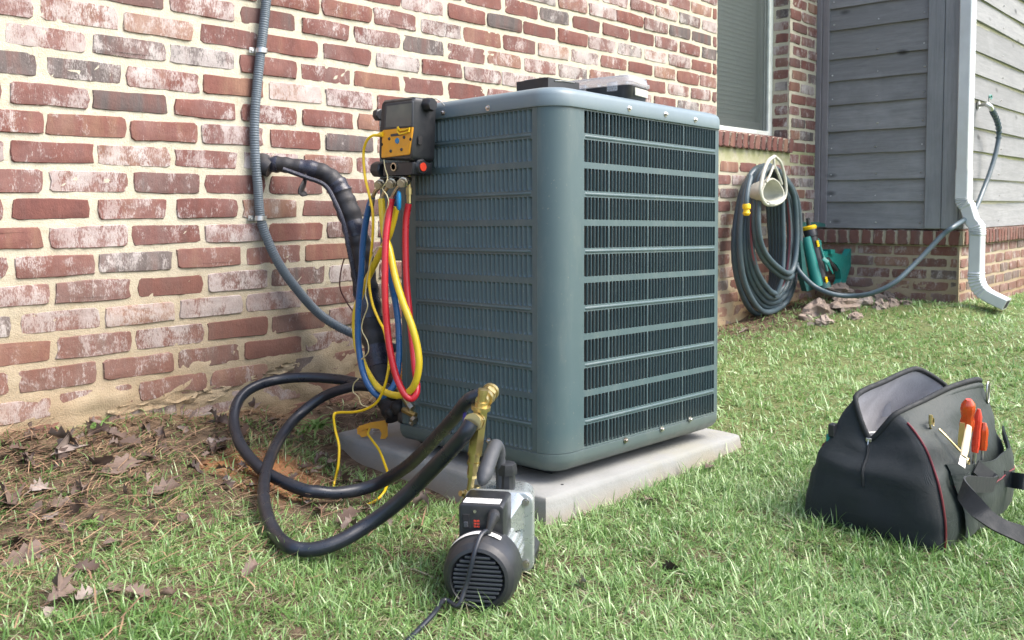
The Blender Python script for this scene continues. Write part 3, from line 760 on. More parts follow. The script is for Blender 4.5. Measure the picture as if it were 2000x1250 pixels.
cond = thing('electrical_conduit', 'grey ribbed conduit clipped to the brick wall and curving down behind the air conditioner', 'conduit', at(510, 425, Y=-.02))
cpts = [(524,-60,-.022),(520,0,-.022),(514,60,-.022),(508,110,-.022),(501,180,-.022),(497,240,-.022),(498,300,-.022),(503,360,-.024),(509,425,-.024),(525,475,-.026),(549,522,-.03),(580,565,-.034),(617,607,-.04),(652,633,-.06),(690,652,-.10),(730,668,-.17),(770,680,-.27)]
P = [at(u, v, Y=d) for u, v, d in cpts]; P = spline(P, 16)
acc = 0; fine = [P[0]]; r0 = pxr(P[60], 9.3)
for a_, b2 in zip(P, P[1:]):
    ln = (b2-a_).length; k = max(1, int(ln/.0014)); fine += [a_.lerp(b2, (j+1)/k) for j in range(k)]
R = [r0*(1+.07*math.sin(i*2*math.pi*.0014/.0056)) for i in range(len(fine))]
obj('conduit', MB().tube(fine, R, 12), M['conduit'], cond, ang=80)
for (u, v) in ((511, 99), (509, 426)):
    p = at(u, v, Y=-.024); q = MB()
    tg = (at(u-2, v+20, Y=-.024)-at(u+2, v-20, Y=-.024)).normalized(); sdv = Vector((1, 0, 0)); rr = []
    for w_ in (-.0065, -.0055, .0055, .0065):
        rr.append([p+tg*w_+Vector((math.cos(t_)*(r0+.003), -math.sin(t_)*(r0+.003), 0)) for t_ in [math.pi*(-.12+1.24*i/14) for i in range(15)]]+[p+tg*w_+Vector((math.cos(t_)*(r0+.0012), -math.sin(t_)*(r0+.0012), 0)) for t_ in [math.pi*(1.12-1.24*i/14) for i in range(15)]])
    q.rings(rr); q.box(p.x-r0-.018, p.x-r0+.001, -.012, -.009, p.z-.008, p.z+.008, b=.001); q.cyl((p.x-r0-.010, -.016, p.z), (p.x-r0-.010, -.009, p.z), .0042, n=8)
    obj('pipe_clip', q, M['galv'], cond)
ls = thing('refrigerant_line', 'thick black foam wrapped pipe bending out of the brick wall down to the air conditioner', 'pipe', at(520, 322, Y=0))
lp = [(508,316,.03),(520,322,-.01),(548,321,-.05),(590,328,-.09),(632,338,-.13),(658,362,-.16),(672,392,-.18),(690,440,-.21),(703,490,-.23),(712,550,-.26),(722,610,-.29),(733,670,-.32),(744,730,-.36),(756,780,-.40),(772,815,-.44)]
P = path(lp, 9); R = []
for i, p in enumerate(P):
    t_ = i/(len(P)-1); R.append(pxr(p, np.interp(t_, [0,.15,.3,.42,.6,.75,1], [15,15,18,22,24,24,20]))*(1+.05*math.sin(i*1.3)+.03*math.sin(i*.47)))
obj('foam_sleeve', MB().tube(P, R, 16), M['foam'], ls, ang=60)
for (i0, i1) in ((10, 17), (26, 33), (44, 50), (62, 67), (84, 92), (100, 106)):
    if i1 < len(P): obj('tape_wrap', MB().tube(P[i0:i1+1], [r*1.035+.0006 for r in R[i0:i1+1]], 16), M['tape'], ls, ang=60)
P2 = path([(552,330,-.11),(596,346,-.14),(634,362,-.17),(655,396,-.2),(672,440,-.23),(684,500,-.26),(700,570,-.28),(716,640,-.31)], 9)
obj('thin_pipe', MB().tube(P2, pxr(P2[30], 4.5), 10), M['tape'], ls)
q = MB(); tp = path([(598,344,-.12),(594,358,-.13),(586,376,-.135),(597,377,-.13)], 6)
for i in range(1): q.tube(tp, [pxr(p, 7+4*math.sin(math.pi*k/(len(tp)-1))) for k, p in enumerate(tp)], 10, flat=.35)
obj('loose_tape_flap', q, M['foam'], ls)
obj('collar', MB().tube(path([(512,313,.0),(516,324,-.02),(528,330,-.035)], 5), pxr(P[5], 17), 14), M['foam'], ls)
hose('thin_wire', [(672,505,-.235),(666,530,-.23),(664,560,-.23),(674,585,-.24),(692,612,-.27)], 1.5, M['redp'] if 0 else simple('brown_wire', (.10,.03,.025), .5), ls, seg=6)
# service valves at the foot of the cabinet
sv = thing('service_valves', 'pair of brass service valves wrapped in black foam at the foot of the air conditioner', 'valve', at(780, 800, X=.66))
q = MB()
for (u, v, r_) in ((768,770,13),(778,795,15),(790,815,14),(765,805,12),(800,800,8)):
    c = at(u, v, X=.665); rad = pxr(c, r_); rr = []
    for i in range(7):
        th = math.pi*(i+.2)/6.4; rr.append([c+Vector((math.sin(th)*math.cos(a), math.sin(th)*math.sin(a), math.cos(th)))*rad*rv.uniform(.85, 1.15) for a in [2*math.pi*j/10 for j in range(10)]])
    q.rings(rr)
obj('foam_wrap', q, M['foam'], sv, ang=80)
q = MB(); a_, b2 = at(786, 768, X=.65), at(800, 790, X=.65); q.cyl(a_, b2, .010, n=6); q.cyl(at(788,800,X=.645), at(812,812,X=.645), .008, n=6); q.cyl(at(775,752,X=.65), at(782,772,X=.65), .006, n=10); obj('valve_body', q, M['brass'], sv, ang=30)
q = MB(); q.cyl(at(800,790,X=.645), at(806,798,X=.645), .011, n=6); q.cyl(at(806,818,X=.64), at(811,822,X=.64), .010, n=6); obj('flare_nut', q, M['steelv'], sv, ang=30)
q = MB(); Pq = path([(778,640,.70),(781,690,.70),(783,740,.70),(784,780,.69)], 5, ax='X'); q.tube(Pq, pxr(Pq[0], 6), 10); obj('copper_pipe', q, M['dark'], sv)
# stickers inside the open corner
p = at(789, 730, X=.685); q = MB(); q.box(p.x, p.x+.003, p.y-.018, p.y+.014, p.z-.028, p.z+.028); lab = obj('warning_sticker', q, M['orange'], AC)
q = MB(); [q.box(p.x-.0006, p.x, p.y-.014, p.y+.010, p.z-.02+i*.009, p.z-.018+i*.009) for i in range(5)]; obj('sticker_text', q, M['ink'], lab)
p = at(793, 752, X=.684); q = MB(); q.box(p.x, p.x+.003, p.y-.017, p.y+.012, p.z-.010, p.z+.010); lab = obj('data_sticker', q, M['white'], AC)
q = MB(); [q.box(p.x-.0006, p.x, p.y-.013, p.y+.009, p.z-.007+i*.0045, p.z-.0055+i*.0045) for i in range(4)]; obj('sticker_text', q, M['ink'], lab)

# ---------------- digital manifold ----------------
XF, XB = .570, .640
mf = thing('manifold_gauge', 'black and amber digital gauge with grey screen hung on the air conditioner corner', 'gauge', at(775, 250, X=.6))
def poly_px(pp, X0, X1, ins=0):
    f = [at(u, v, X=X0) for u, v in pp]; return f
def slab_px(name, pp, X0, X1, mat, parent, bev=.004, **k):
    """solid with the given outline on plane X0, going back to X1 along +X (bevelled front edge)"""
    f = [at(u, v, X=X0) for u, v in pp]; c = sum(f, Vector())/len(f)
    r0_ = [c+(p-c)*(1-bev/max((p-c).length, 1e-6)) for p in f]; r1_ = [p+Vector((bev, 0, 0)) for p in f]; r2_ = [Vector((X1, p.y, p.z)) for p in f]
    q = MB(); q.rings([r0_, r1_, r2_]); return obj(name, q, M[mat], parent, ang=40, **k)
def rpoly(pp, r=.18, n=4):
    out = []; N_ = len(pp)
    for i in range(N_):
        a, b2, c = Vector(pp[i-1]), Vector(pp[i]), Vector(pp[(i+1) % N_])
        p0 = b2.lerp(a, r); p1 = b2.lerp(c, r)
        for j in range(n+1):
            t_ = j/n; out.append(tuple((p0*(1-t_)**2+b2*2*t_*(1-t_)+p1*t_*t_)))
    return out
body = slab_px('body', rpoly([(744,196),(809,188),(806,314),(738,312)], .09), XF, XB, 'blackp', mf, .006)
slab_px('screen_bezel', rpoly([(751,203),(806,196),(806,250),(749,254)], .06), XF-.003, XF+.001, 'grip', mf, .002)
slab_px('screen', [(755,207),(804,201),(803,246),(753,249)], XF-.0036, XF-.002, 'screen', mf, .0004)
kp = slab_px('keypad', rpoly([(746,254),(806,246),(799,302),(744,309)], .05), XF-.003, XF+.001, 'ypl', mf, .002)
slab_px('logo_patch', rpoly([(762,262),(785,259),(786,264),(763,267)], .2), XF-.0044, XF-.003, 'grip', kp, .0006)
q = MB(); c = at(775.5, 275, X=XF-.0036); q.tube([c+Vector((.001, 0, 0)), c, c-Vector((.0015, 0, 0))], [.0075, .0072, .006], 16); obj('round_emblem', q, M['cyan'], kp)
for (u, v) in ((760, 271), (789, 268), (763, 295), (784, 292)):
    q = MB(); c = at(u, v, X=XF-.0036); q.tube([c+Vector((.001, 0, 0)), c, c-Vector((.0018, 0, 0))], [.0042, .004, .003], 10); obj('button', q, M['grip'], kp)
q = MB(); Pq = [at(u, v, X=XF-.006) for u, v in ((777,248),(781,255),(790,254),(800,250),(799,257),(790,260),(780,262),(776,256),(777,248))]; q.tube(Pq, .0022, 6); obj('cord_clip', q, M['yplb'], mf)
for (u, v) in ((746, 282), (802, 272)):
    q = MB(); c = at(u, v, X=XF-.003); q.cyl(c, c-Vector((.001, 0, 0)), .004, n=10); obj('screw', q, M['dark'], kp)
def knob(name, a_, b2, r_, mat, parent, cap=None):
    q = MB(); n_ = 14; d = (b2-a_); rr = []; ax = d.normalized(); e1 = ax.orthogonal().normalized(); e2 = ax.cross(e1)
    for f_, s_ in ((0, .8), (.1, 1), (.85, 1), (1, .82)):
        rr.append([a_+d*f_+(e1*math.cos(2*math.pi*j/28)+e2*math.sin(2*math.pi*j/28))*r_*s_*(1+.07*(j % 4 < 2)) for j in range(28)])
    q.rings(rr); o = obj(name, q, M[mat], parent, ang=30)
    if cap: c2 = MB().cyl(b2, b2+ax*.002, r_*.55, n=16); obj('cap', c2, M[cap], o)
    return o
Yp = lambda u, v, X: at(u, v, X=X)
knob('side_knob', Yp(744,224,.60), Yp(735,225,.60), .014, 'blackp', mf)
knob('hanging_hook', Yp(824,205,.61), Yp(846,204,.61), .0155, 'blackp', mf)
q = MB(); q.tube(path([(838,200,.615),(850,193,.62),(860,198,.63),(868,206,.64)], 5, ax='X'), .0012, 6); obj('hook_wire', q, M['steel'], mf)
q = MB(); c = at(820, 274, Y=at(809,274,X=XF).y-.0005); q.box(c.x-.006, c.x+.006, c.y-.0012, c.y, c.z-.010, c.z+.010, b=.001); obj('port_cover', q, M['dark'], mf)
mb_ = slab_px('valve_block', rpoly([(748,318),(808,316),(806,342),(746,344)], .1), XF+.004, XB-.006, 'blackp', mf, .004)
knob('valve_knob', Yp(750,331,.60), Yp(732,331,.60), .0185, 'blackp', mf)
knob('valve_knob', Yp(806,326,.60), Yp(826,326,.60), .0185, 'blackp', mf, 'redp')
q = MB(); c = at(770, 326, X=XF+.003); q.tube([c+Vector((.003,0,0)), c-Vector((.003,0,0)), c-Vector((.003,0,0)), c+Vector((.0,0,0))], [.0105, .0105, .007, .0065], 20); obj('sight_glass', q, M['steelv'], mb_)
for (u, v, du, dv) in ((738,362,22,-12),(760,360,20,-10),(783,358,20,-10)):
    q = MB(); a_, b2 = at(u, v, X=.545), at(u+du*.75, v+dv*.75, X=.60); q.tube([a_, a_.lerp(b2, .25), a_.lerp(b2, .26), a_.lerp(b2, .7), a_.lerp(b2, .71), b2], [.0105, .0105, .0125, .0125, .009, .009], 8)
    d = (b2-a_).normalized(); q.cyl(a_+d*.001, a_-d*.004, .0075, n=12); obj('brass_port', q, M['steelv'], mf, ang=30)
q = MB(); q.tube([at(799,v,X=.60) for v in (342, 366, 366.5, 380, 380.5, 397)], [.0045, .0045, .008, .008, .006, .006], 8); obj('brass_port', q, M['brass'], mf, ang=30)
for (u, v, u2, v2, X_) in ((734,374,727,388,.55),(756,368,746,386,.552),(777,368,766,386,.552)):
    q = MB(); Pq = spline([at(u+5, v-6, X=X_), at(u-1, v, X=X_), at(u2, v2, X=X_), at(u2-1, v2+9, X=X_)], 5); q.tube(Pq, .0048, 8); a_ = at(u2, v2, X=X_); b2 = at(u2-2, v2+14, X=X_); q.cyl(a_, b2, .0072, n=10); obj('hose_ferrule', q, M['steelv'], mf, ang=30)
q = MB(); q.tube([at(779, v, X=.55) for v in (373, 377, 390, 406, 411)], [.004, .0085, .010, .009, .004], 12, flat=.6); obj('valve_lever', q, M['cyan'], mf)

# charging hoses
HC = 'charging hoses looped from the manifold'
t = thing('charging_hose', 'blue hose looping down from the left port of the manifold', 'hose', at(703, 640, X=.56), group=HC)
hose('hose_tube', [(727,385,.55),(722,400,.55),(715,430,.55),(709,475,.55),(706,528,.55),(701,585,.55),(699,638,.55),(701,682,.55),(709,726,.55),(723,757,.55),(743,774,.56),(765,759,.585),(775,735,.60),(779,695,.61),(778,638,.62),(772,590,.62),(765,554,.61),(760,520,.60),(757,490,.59),(760,440,.585),(768,405,.58),(774,385,.575)], 6.3, 'blue', t, ax='X')
t = thing('charging_hose', 'yellow hose crossing over itself below the manifold', 'hose', at(770, 774, X=.54), group=HC)
hose('hose_tube', [(745,388,.55),(747,418,.55),(751,458,.548),(761,488,.54),(772,541,.53),(787,590,.525),(805,638,.525),(816,682,.53),(818,717,.53),(811,748,.53),(796,767,.53),(770,772,.535),(739,757,.56),(717,726,.575),(700,686,.585),(694,647,.59),(695,610,.59),(703,580,.59),(714,553,.585),(726,528,.58),(743,493,.575),(759,462,.57),(768,432,.57),(774,405,.57)], 6.8, 'yel', t, ax='X')
t = thing('charging_hose', 'red hose hanging in a long loop between two ports of the manifold', 'hose', at(800, 780, X=.53), group=HC)
hose('hose_tube', [(765,388,.545),(760,418,.54),(754,462,.525),(752,515,.515),(752,576,.51),(756,638,.51),(763,691,.51),(774,735,.515),(789,768,.52),(803,779,.53),(813,768,.54),(814,748,.55),(810,717,.56),(806,673,.57),(800,616,.58),(794,550,.585),(792,484,.59),(793,431,.595),(798,398,.60)], 6.8, 'red', t, ax='X')
t = thing('probe_cable', 'thin yellow cable from the left of the manifold down to the amber clamp', 'cable', at(712, 300, X=.55))
hose('wire', [(744,264,.568),(728,265,.555),(716,276,.55),(710,300,.55),(713,345,.545),(721,380,.54),(728,415,.54),(728,460,.54),(723,515,.54),(721,555,.54),(728,595,.54),(740,625,.54),(750,645,.535),(757,680,.53),(760,708,.52),(753,748,.51),(738,783,.51),(715,799,.51),(690,805,.51),(660,806,.51),(652,812,.50),(655,840,.50),(662,870,.49),(661,905,.48),(655,935,.47),(648,958,.45)], 2.7, 'wirey', t, ax='X', seg=8)
q = MB(); q.tube([at(749,262,X=.567), at(742,263,X=.566), at(738,264,X=.565), at(730,265,X=.558)], [.0075,.0075,.005,.003], 8, flat=.75); obj('plug', q, M['yplb'], t)
hose('wire', [(722,838,.66),(719,848,.63),(727,860,.61),(741,880,.59),(751,905,.56),(757,925,.53),(757,945,.50),(745,968,.465),(722,984,.44),(690,990,.42),(655,992,.41),(638,982,.42),(636,974,.425)], 2.7, 'wirey', t, ax='X', seg=8)
t = thing('sensor_wire', 'very thin cream wire dangling in kinks below the manifold', 'wire', at(755, 360, X=.54))
hose('wire', [(750,312,.565),(752,328,.56),(757,345,.55),(754,358,.54),(747,368,.54),(756,382,.535),(759,398,.535),(751,424,.535),(748,460,.53),(752,480,.53),(737,484,.53),(726,505,.53),(717,545,.53),(714,575,.53),(718,598,.53),(709,625,.53),(707,645,.53),(718,668,.53),(719,688,.53),(706,702,.53)], 1.2, 'cream', t, ax='X', seg=6, n=6)
hose('wire', [(700,740,.54),(691,750,.54),(690,765,.54),(700,775,.54),(706,790,.54),(720,795,.54)], 1.1, 'cream', t, ax='X', seg=6, n=6)
# amber pipe clamp on the slab
Mi = MA.inverted()
def on_pad(u, v, h=0.):
    c = Mi @ CAM; d = (Mi.to_3x3() @ (FW*FPX + RT*(u-CX) - UP*(v-CYP))); return MA @ (c+d*((-.833+h-c.z)/d.z))
pc0 = on_pad(728, 848)
t = thing('pipe_clamp', 'small amber plastic spring clamp probe lying on the corner of the slab', 'clamp', pc0)
dep = dist(pc0)-.040
def cl(u, v, off=0): 
    d = FW*FPX + RT*(u-CX) - UP*(v-CYP); return CAM+d*((dep+off)/d.dot(FW))
def jaw(pp, off, th, name):
    f = [cl(u, v, off) for u, v in pp]; q = MB(); q.prism(f, FW*th); return obj(name, q, M['ypl'], t, ang=30)
jaw([(700,833),(722,826),(752,821),(757,836),(757,852),(748,862),(742,860),(745,846),(741,838),(722,836),(704,840)], -.012, .006, 'upper_jaw')
jaw([(697,836),(712,831),(738,827),(757,823),(757,834),(735,833),(715,842),(708,850),(698,848)], .006, .006, 'lower_jaw')
jaw([(700,846),(708,842),(714,836),(718,842),(716,852),(706,854)], -.004, .008, 'lower_jaw')
q = MB(); a_, b2 = cl(728,843,-.004), cl(743,842,-.004); tt_ = []
for i in range(60): 
    f_ = i/59; c = a_.lerp(b2, f_); tt_.append(c+(UP*math.cos(f_*38)+FW*math.sin(f_*38))*.005)
q.tube(tt_, .001, 5); obj('spring', q, M['steel'], t)

# ---------------- vacuum hoses ----------------
VH = 'black vacuum hoses on the brass valve'
t = thing('vacuum_hose', 'black vacuum hose from the top of the brass valve, making the loop nearest the wall', 'hose', at(617, 960, Y=-.61), group=VH)
hose('hose_tube', [(944,770,-1.128),(930,774,-1.12),(911,785,-1.10),(888,815,-1.05),(859,847,-.98),(830,878,-.90),(796,910,-.80),(755,936,-.71),(715,953,-.665),(658,963,-.635),(617,960,-.61),(594,957,-.59),(551,940,-.53),(509,915,-.45),(475,877,-.36),(459,839,-.28),(458,805,-.23),(471,775,-.20),(500,754,-.19),(547,741,-.20),(602,737,-.25),(662,741,-.33),(700,748,-.40),(750,757,-.50),(768,765,-.52)], [14,13.5,13,12.5,12.5,12.5,11.5,10.5,10,10,10,10], 'rubber', t, n=9, seg=16)
t = thing('vacuum_hose', 'thicker black vacuum hose swinging widest over the lawn, from the side of the brass valve', 'hose', at(606, 1080, Y=-.89), group=VH)
hose('hose_tube', [(921,826,-1.145),(909,845,-1.14),(894,864,-1.12),(859,901,-1.07),(819,942,-1.01),(773,985,-.965),(724,1021,-.93),(672,1053,-.915),(632,1069,-.90),(598,1074,-.88),(565,1067,-.85),(539,1044,-.77),(523,1010,-.70),(515,974,-.62),(516,940,-.53),(525,902,-.44),(547,856,-.34),(581,813,-.30),(628,777,-.32),(670,760,-.38),(705,754,-.43),(750,762,-.5),(770,770,-.52)], [15,15.5,15.5,15,14.5,14,13,11.5,10.5,10,9.5,9.5], 'rubber', t, n=9, seg=16)
for (u, v, Y_) in ((886, 884, -1.10), (730, 1008, -.95)):
    c = at(u, v, Y=Y_); c = c-(c-CAM).normalized()*.002
# ---------------- vacuum pump ----------------
an = math.radians(32); O = Vector((.185, -1.252, -.022)); pa = Vector((math.cos(an), math.sin(an), 0)); pr_ = Vector((math.sin(an), -math.cos(an), 0))
MP = Matrix((pa, pr_, Vector((0, 0, 1)))).transposed().to_4x4(); MP.translation = O
# local axes: x along the body (from fan cover backwards), y to the right, z up
pump = thing('vacuum_pump', 'small silver and black vacuum pump with round slotted fan cover standing on the grass', 'vacuum pump', M=MP)
def Pm(q, name, mat, parent=pump, **k):
    q.v = [tuple(MP @ Vector(p)) for p in q.v]; return obj(name, q, M[mat], parent, **k)
hc = .056; sc0 = -.008
def circ(x, r, n=40, h=hc, s=sc0, sq=1.): return [(x, s+r*math.cos(2*math.pi*i/n), h+r*sq*math.sin(2*math.pi*i/n)) for i in range(n)]
q = MB(); q.rings([circ(.010, .043), circ(.002, .0445), circ(-.002, .0475), circ(0, .053), circ(.008, .0605), circ(.022, .0648), circ(.045, .066), (circ(.066, .066)), circ(.068, .063)], cap=False)
q.rings([circ(.0675, .063), circ(.0675, .03)], cap=False); fc = Pm(q, 'fan_cover', 'blackp', ang=25)
q = MB(); q.add(circ(.011, .0432), [tuple(range(40))]); Pm(q, 'grille_back', 'dark', fc)
for i in range(11):
    z = hc-.037+i*.0074; hw = math.sqrt(max(0, .0435**2-(z-hc)**2))-.001; q = MB(); q.box(-.0015, .008, sc0-hw, sc0+hw, z-.0021, z+.0021, b=.0008); Pm(q, 'slat', 'grip', fc, ang=20)
q = MB(); rr = []
for x in (.030, .045):
    rr.append([(x, sc0+.0672*math.cos(a), hc+.0672*math.sin(a)) for a in [math.radians(60+90*i/20) for i in range(21)]])
q.rings(rr, cap=False, closed=False); Pm(q, 'label_band', 'white', fc)
def ribbed(x0, x1):
    q = MB(); n_ = 96; prof = []
    for i in range(n_):
        a = 2*math.pi*i/n_; r = .052+(.0032 if (i % 4) in (0, 1) else 0); prof.append((r*math.cos(a), r*math.sin(a)))
    q.rings([[(x, sc0+a, hc+b2) for a, b2 in prof] for x in (x0, x1)]); return q
Pm(ribbed(.066, .165), 'motor_housing', 'silver', ang=25)
def rbox(x0, x1, y0, y1, z0, z1, r, n=5, tw=0, bev=.004):
    pts = []
    for cy2, cz2, a0 in ((y1-r, z1-r, 0), (y0+r, z1-r, 90), (y0+r, z0+r, 180), (y1-r, z0+r, 270)):
        for i in range(n+1):
            a = math.radians(a0+90*i/n); pts.append((cy2+r*math.cos(a), cz2+r*math.sin(a)))
    cy_m, cz_m = (y0+y1)/2, (z0+z1)/2
    def rg(x, s_): return [(x, cy_m+(a-cy_m)*s_, cz_m+(b2-cz_m)*s_) for a, b2 in pts]
    k = 1-bev/max((y1-y0)/2, .001); return MB().rings([rg(x0, k), rg(x0+bev*.3, 1-(1-k)*.3), rg(x0+bev, 1), rg(x1-bev, 1), rg(x1-bev*.3, 1-(1-k)*.3), rg(x1, k)])
rc = Pm(rbox(.160, .178, -.066, .063, .006, .156, .018), 'flange_plate', 'alu', ang=30)
for (y, z) in ((.050, .140), (-.054, .140), (.050, .024), (-.054, .024)):
    q = MB(); q.cyl((.161, y, z), (.155, y, z), .0068, n=12); q.cyl((.156, y, z), (.1535, y, z), .0042, n=6); Pm(q, 'screw', 'steel', rc, ang=30)
Pm(rbox(.178, .262, -.056, .052, .004, .148, .022, bev=.008), 'oil_casing', 'silver', ang=30)
q = MB(); rr = []
for x, hw, zt in ((.13, .030, .120), (.16, .055, .155)): rr.append([(x, sc0-hw, .09), (x, sc0-hw, zt-.01), (x, sc0-hw+.01, zt), (x, sc0+hw-.01, zt), (x, sc0+hw, zt-.01), (x, sc0+hw, .09)])
q.rings(rr); Pm(q, 'neck_casting', 'silver', ang=30)
cb = Pm(rbox(.058, .142, -.053, .026, .088, .164, .007, bev=.003), 'control_box', 'blackp', ang=30)
q = MB(); q.box(.066, .092, -.047, .018, .1641, .1648); st_ = Pm(q, 'rating_label', 'white', cb)
q = MB(); [q.box(.070+i*.0055, .0715+i*.0055, -.042, .012-.01*(i % 2), .1649, .1652) for i in range(4)]; Pm(q, 'label_text', 'ink', st_)
q = MB().box(.0565, .059, -.046, -.034, .121, .147, b=.001); sw = Pm(q, 'rocker_switch', 'dark', cb); q = MB().box(.0545, .057, -.044, -.036, .124, .134, b=.001); Pm(q, 'switch_key', 'grip', sw)
q = MB(); [q.box(.0572, .0581, -.026+dx, -.0215+dx, .124+dz, .127+dz) for dx in (0, .0055) for dz in (0, .005, .010)]; Pm(q, 'red_marks', 'redp', cb)
for (y, z) in ((-.024, .152), (-.024, .112)):
    q = MB(); q.cyl((.0585, y, z), (.0568, y, z), .0028, n=8); Pm(q, 'screw', 'steel', cb)
q = MB(); q.tube([(.060, .010, .148), (.048, .010, .146), (.046, .009, .143), (.040, .006, .132), (.036, .003, .122), (.032, 0, .112)], [.011, .011, .009, .0065, .005, .0045], 10)
Pm(q, 'power_plug', 'blackp', cb, ang=40)
q = MB(); hp = spline([(.205, -.004, .150), (.203, -.005, .190), (.198, -.007, .222), (.180, -.010, .236), (.155, -.013, .226), (.125, -.017, .206), (.098, -.021, .187)], 6); q.tube(hp, [.010]*10+[.0115+.0030*min(1, i/14) for i in range(len(hp)-14)]+[.0125, .011, .0085, .004], 12); Pm(q, 'handle', 'grip', ang=60)
q = MB(); q.tube([(.208, .006, .148), (.208, .006, .178), (.208, .006, .181)], [.016, .016, .012], 10); q.tube([(.208, .006, .176), (.208, .006, .186), (.208, .006, .196), (.208, .006, .198)], [.019, .020, .018, .014], 8); Pm(q, 'oil_cap', 'blackp', ang=30)
q = MB(); rr = []
for x in (.075, .165): rr.append([(x, -.050, -.0), (x, -.058, .012), (x, -.04, .022), (x, .026, .022), (x, .044, .012), (x, .036, -.0)])
q.rings(rr); Pm(q, 'motor_foot', 'blackp', ang=30)
q = MB(); rr = []
for x in (.172, .255): rr.append([(x, -.060, -.004), (x, -.064, .030), (x, -.05, .045), (x, .05, .045), (x, .062, .030), (x, .058, -.004)])
q.rings(rr); Pm(q, 'rubber_foot', 'blackp', ang=30)
q = MB(); a_, b2 = (.205, -.052, .130), (.188, -.072, .140); q.cyl(a_, b2, .008, n=8); q.cyl(b2, (.180, -.078, .143), .0055, n=10); q.cyl((.195, -.064, .136), (.192, -.066, .137), .0095, n=6); Pm(q, 'side_port', 'brass', ang=30)
q = MB(); q.cyl((.205, -.055, .125), (.205, -.055, .150), .010, n=10); Pm(q, 'inlet_stub', 'brass', ang=30)
t = thing('power_cord', 'black power cord running from the vacuum pump over the grass', 'cord', MP @ Vector((.03, 0, .11)))
Pw = [MP @ Vector(p) for p in ((.034, .003, .124), (.030, .000, .128), (.014, -.006, .124), (-.004, -.012, .104), (-.012, -.018, .075), (-.018, -.026, .045), (-.030, -.036, .022))]+[at(868,1172,Z=.004), at(846,1200,Z=.0), at(812,1235,Z=-.008), at(770,1275,Z=-.014), at(690,1330,Z=-.02)]
obj('cord_cable', MB().tube(spline(Pw, 8), .0042, 10), M['rubber'], t)
# brass valve tree
vt = thing('brass_valve', 'tall brass core valve standing on the inlet of the vacuum pump', 'valve', at(922, 952, X=.306))
B0 = at(919, 950, X=.306); B1 = at(943, 766, X=.306)
def bt(f): return B0.lerp(B1, f)
q = MB()
for (f0, f1, r_, n_) in ((-.04,.10,.0066,10),(.10,.13,.010,6),(.13,.24,.0098,8),(.24,.27,.0125,16),(.27,.34,.0105,12),(.34,.37,.0135,16),(.37,.82,.0145,6),(.82,.86,.018,18),(.86,.90,.012,12),(.90,.985,.0085,10),(.985,1.03,.0095,12)): q.cyl(bt(f0), bt(f1), r_, n=n_)
obj('valve_stem', q, M['brass'], vt, ang=30)
def fitting(c0, c1, name):
    q = MB(); f_ = lambda t_: c0.lerp(c1, t_)
    for (f0, f1, r_, n_) in ((0,.25,.0125,14),(.25,.42,.0165,18),(.42,.52,.0135,14),(.52,.72,.017,6),(.72,.84,.0145,16),(.84,1,.0165,18)): q.cyl(f_(f0), f_(f1), r_, n=n_)
    obj(name, q, M['brass'], vt, ang=30)
fitting(bt(.70), at(922,825,Y=-1.145), 'hose_fitting'); fitting(bt(.90), bt(.90)+(at(948,770,X=.33)-bt(.90))*1.0+Vector((.028,.012,.0)), 'hose_fitting')
q = MB().tube([at(908,830,X=.31), at(907,812,X=.31), at(909,795,X=.31)], [.006, .007, .004], 10, flat=.5); obj('valve_lever', q, M['violet'], vt)
q = MB(); P_ = [bt(.90)+Vector((.040,.016,.0)), at(944,762,Y=-1.10)+Vector((.0,.0,.0)), at(930,770,Y=-1.11)]
# ---------------- things on top of the condenser ----------------
def on_lid(u, v, h):
    c = Mi @ CAM; d = (Mi.to_3x3() @ (FW*FPX + RT*(u-CX) - UP*(v-CYP))); return c+d*((h-c.z)/d.z)
# both stand well back on the lid; place them by depth in the cabinet's own frame
def lid_pt(u, v, y):      # cabinet-frame point on the upright plane y = const
    c = Mi @ CAM; d = (Mi.to_3x3() @ (FW*FPX + RT*(u-CX) - UP*(v-CYP))); return c+d*((y-c.y)/d.y)
t = thing('parts_tray', 'small flat black tray lying on the left of the air conditioner lid', 'tray', M=MA @ Matrix.Translation((.2, .3, .055)))
q = MB(); a_, b2 = lid_pt(1032, 170, .16), lid_pt(1097, 162, .16)
x0, x1 = a_.x+.004, b2.x-.006; ym = .16
zt = lid_pt(1075, 164, .16).z
def rectray(x0, x1, y0, y1, z0, z1, th=.002):
    q = MB(); r_ = [(x0, y0), (x1, y0), (x1, y1), (x0, y1)]
    def rg(i, z): return [(x+(i if x == x0 else -i), y+(i if y == y0 else -i), z) for x, y in r_]
    q.rings([rg(.002, z0), rg(0, z0+.002), rg(0, z1), rg(th, z1), rg(th+.001, z0+.003)]); return q
A(rectray(x0-.002, x1, .10, .20, .052, zt, .003), 'tray_shell', 'blackp', t, ang=30)
q = MB(); q.box(x0+.004, x0+.04, .115, .185, .054, zt+.003, b=.002); A(q, 'insert', 'grip', t, ang=30)
q = MB(); q.tube([(x0+.02, .0985, zt-.006), (x0+.05, .0985, zt-.003), (x1-.02, .0985, zt-.002)], .0012, 6); A(q, 'silver_rim', 'steel', t)
t = thing('organizer_case', 'black bottomed parts organizer with clear lid lying on the right of the air conditioner lid', 'box', M=MA @ Matrix.Translation((.45, .3, .055)))
ca_, cb_ = lid_pt(1232, 190, .004), lid_pt(1281, 190, .004)
CW = (cb_-ca_).length; CH = lid_pt(1250, 148, .004).z-.0475
Mc = MA @ Matrix.Translation((ca_.x, .006, .0475)) @ Matrix.Rotation(math.radians(9), 4, 'Z') @ Matrix.Diagonal((CW/.125, 1.15, CH/.046, 1))
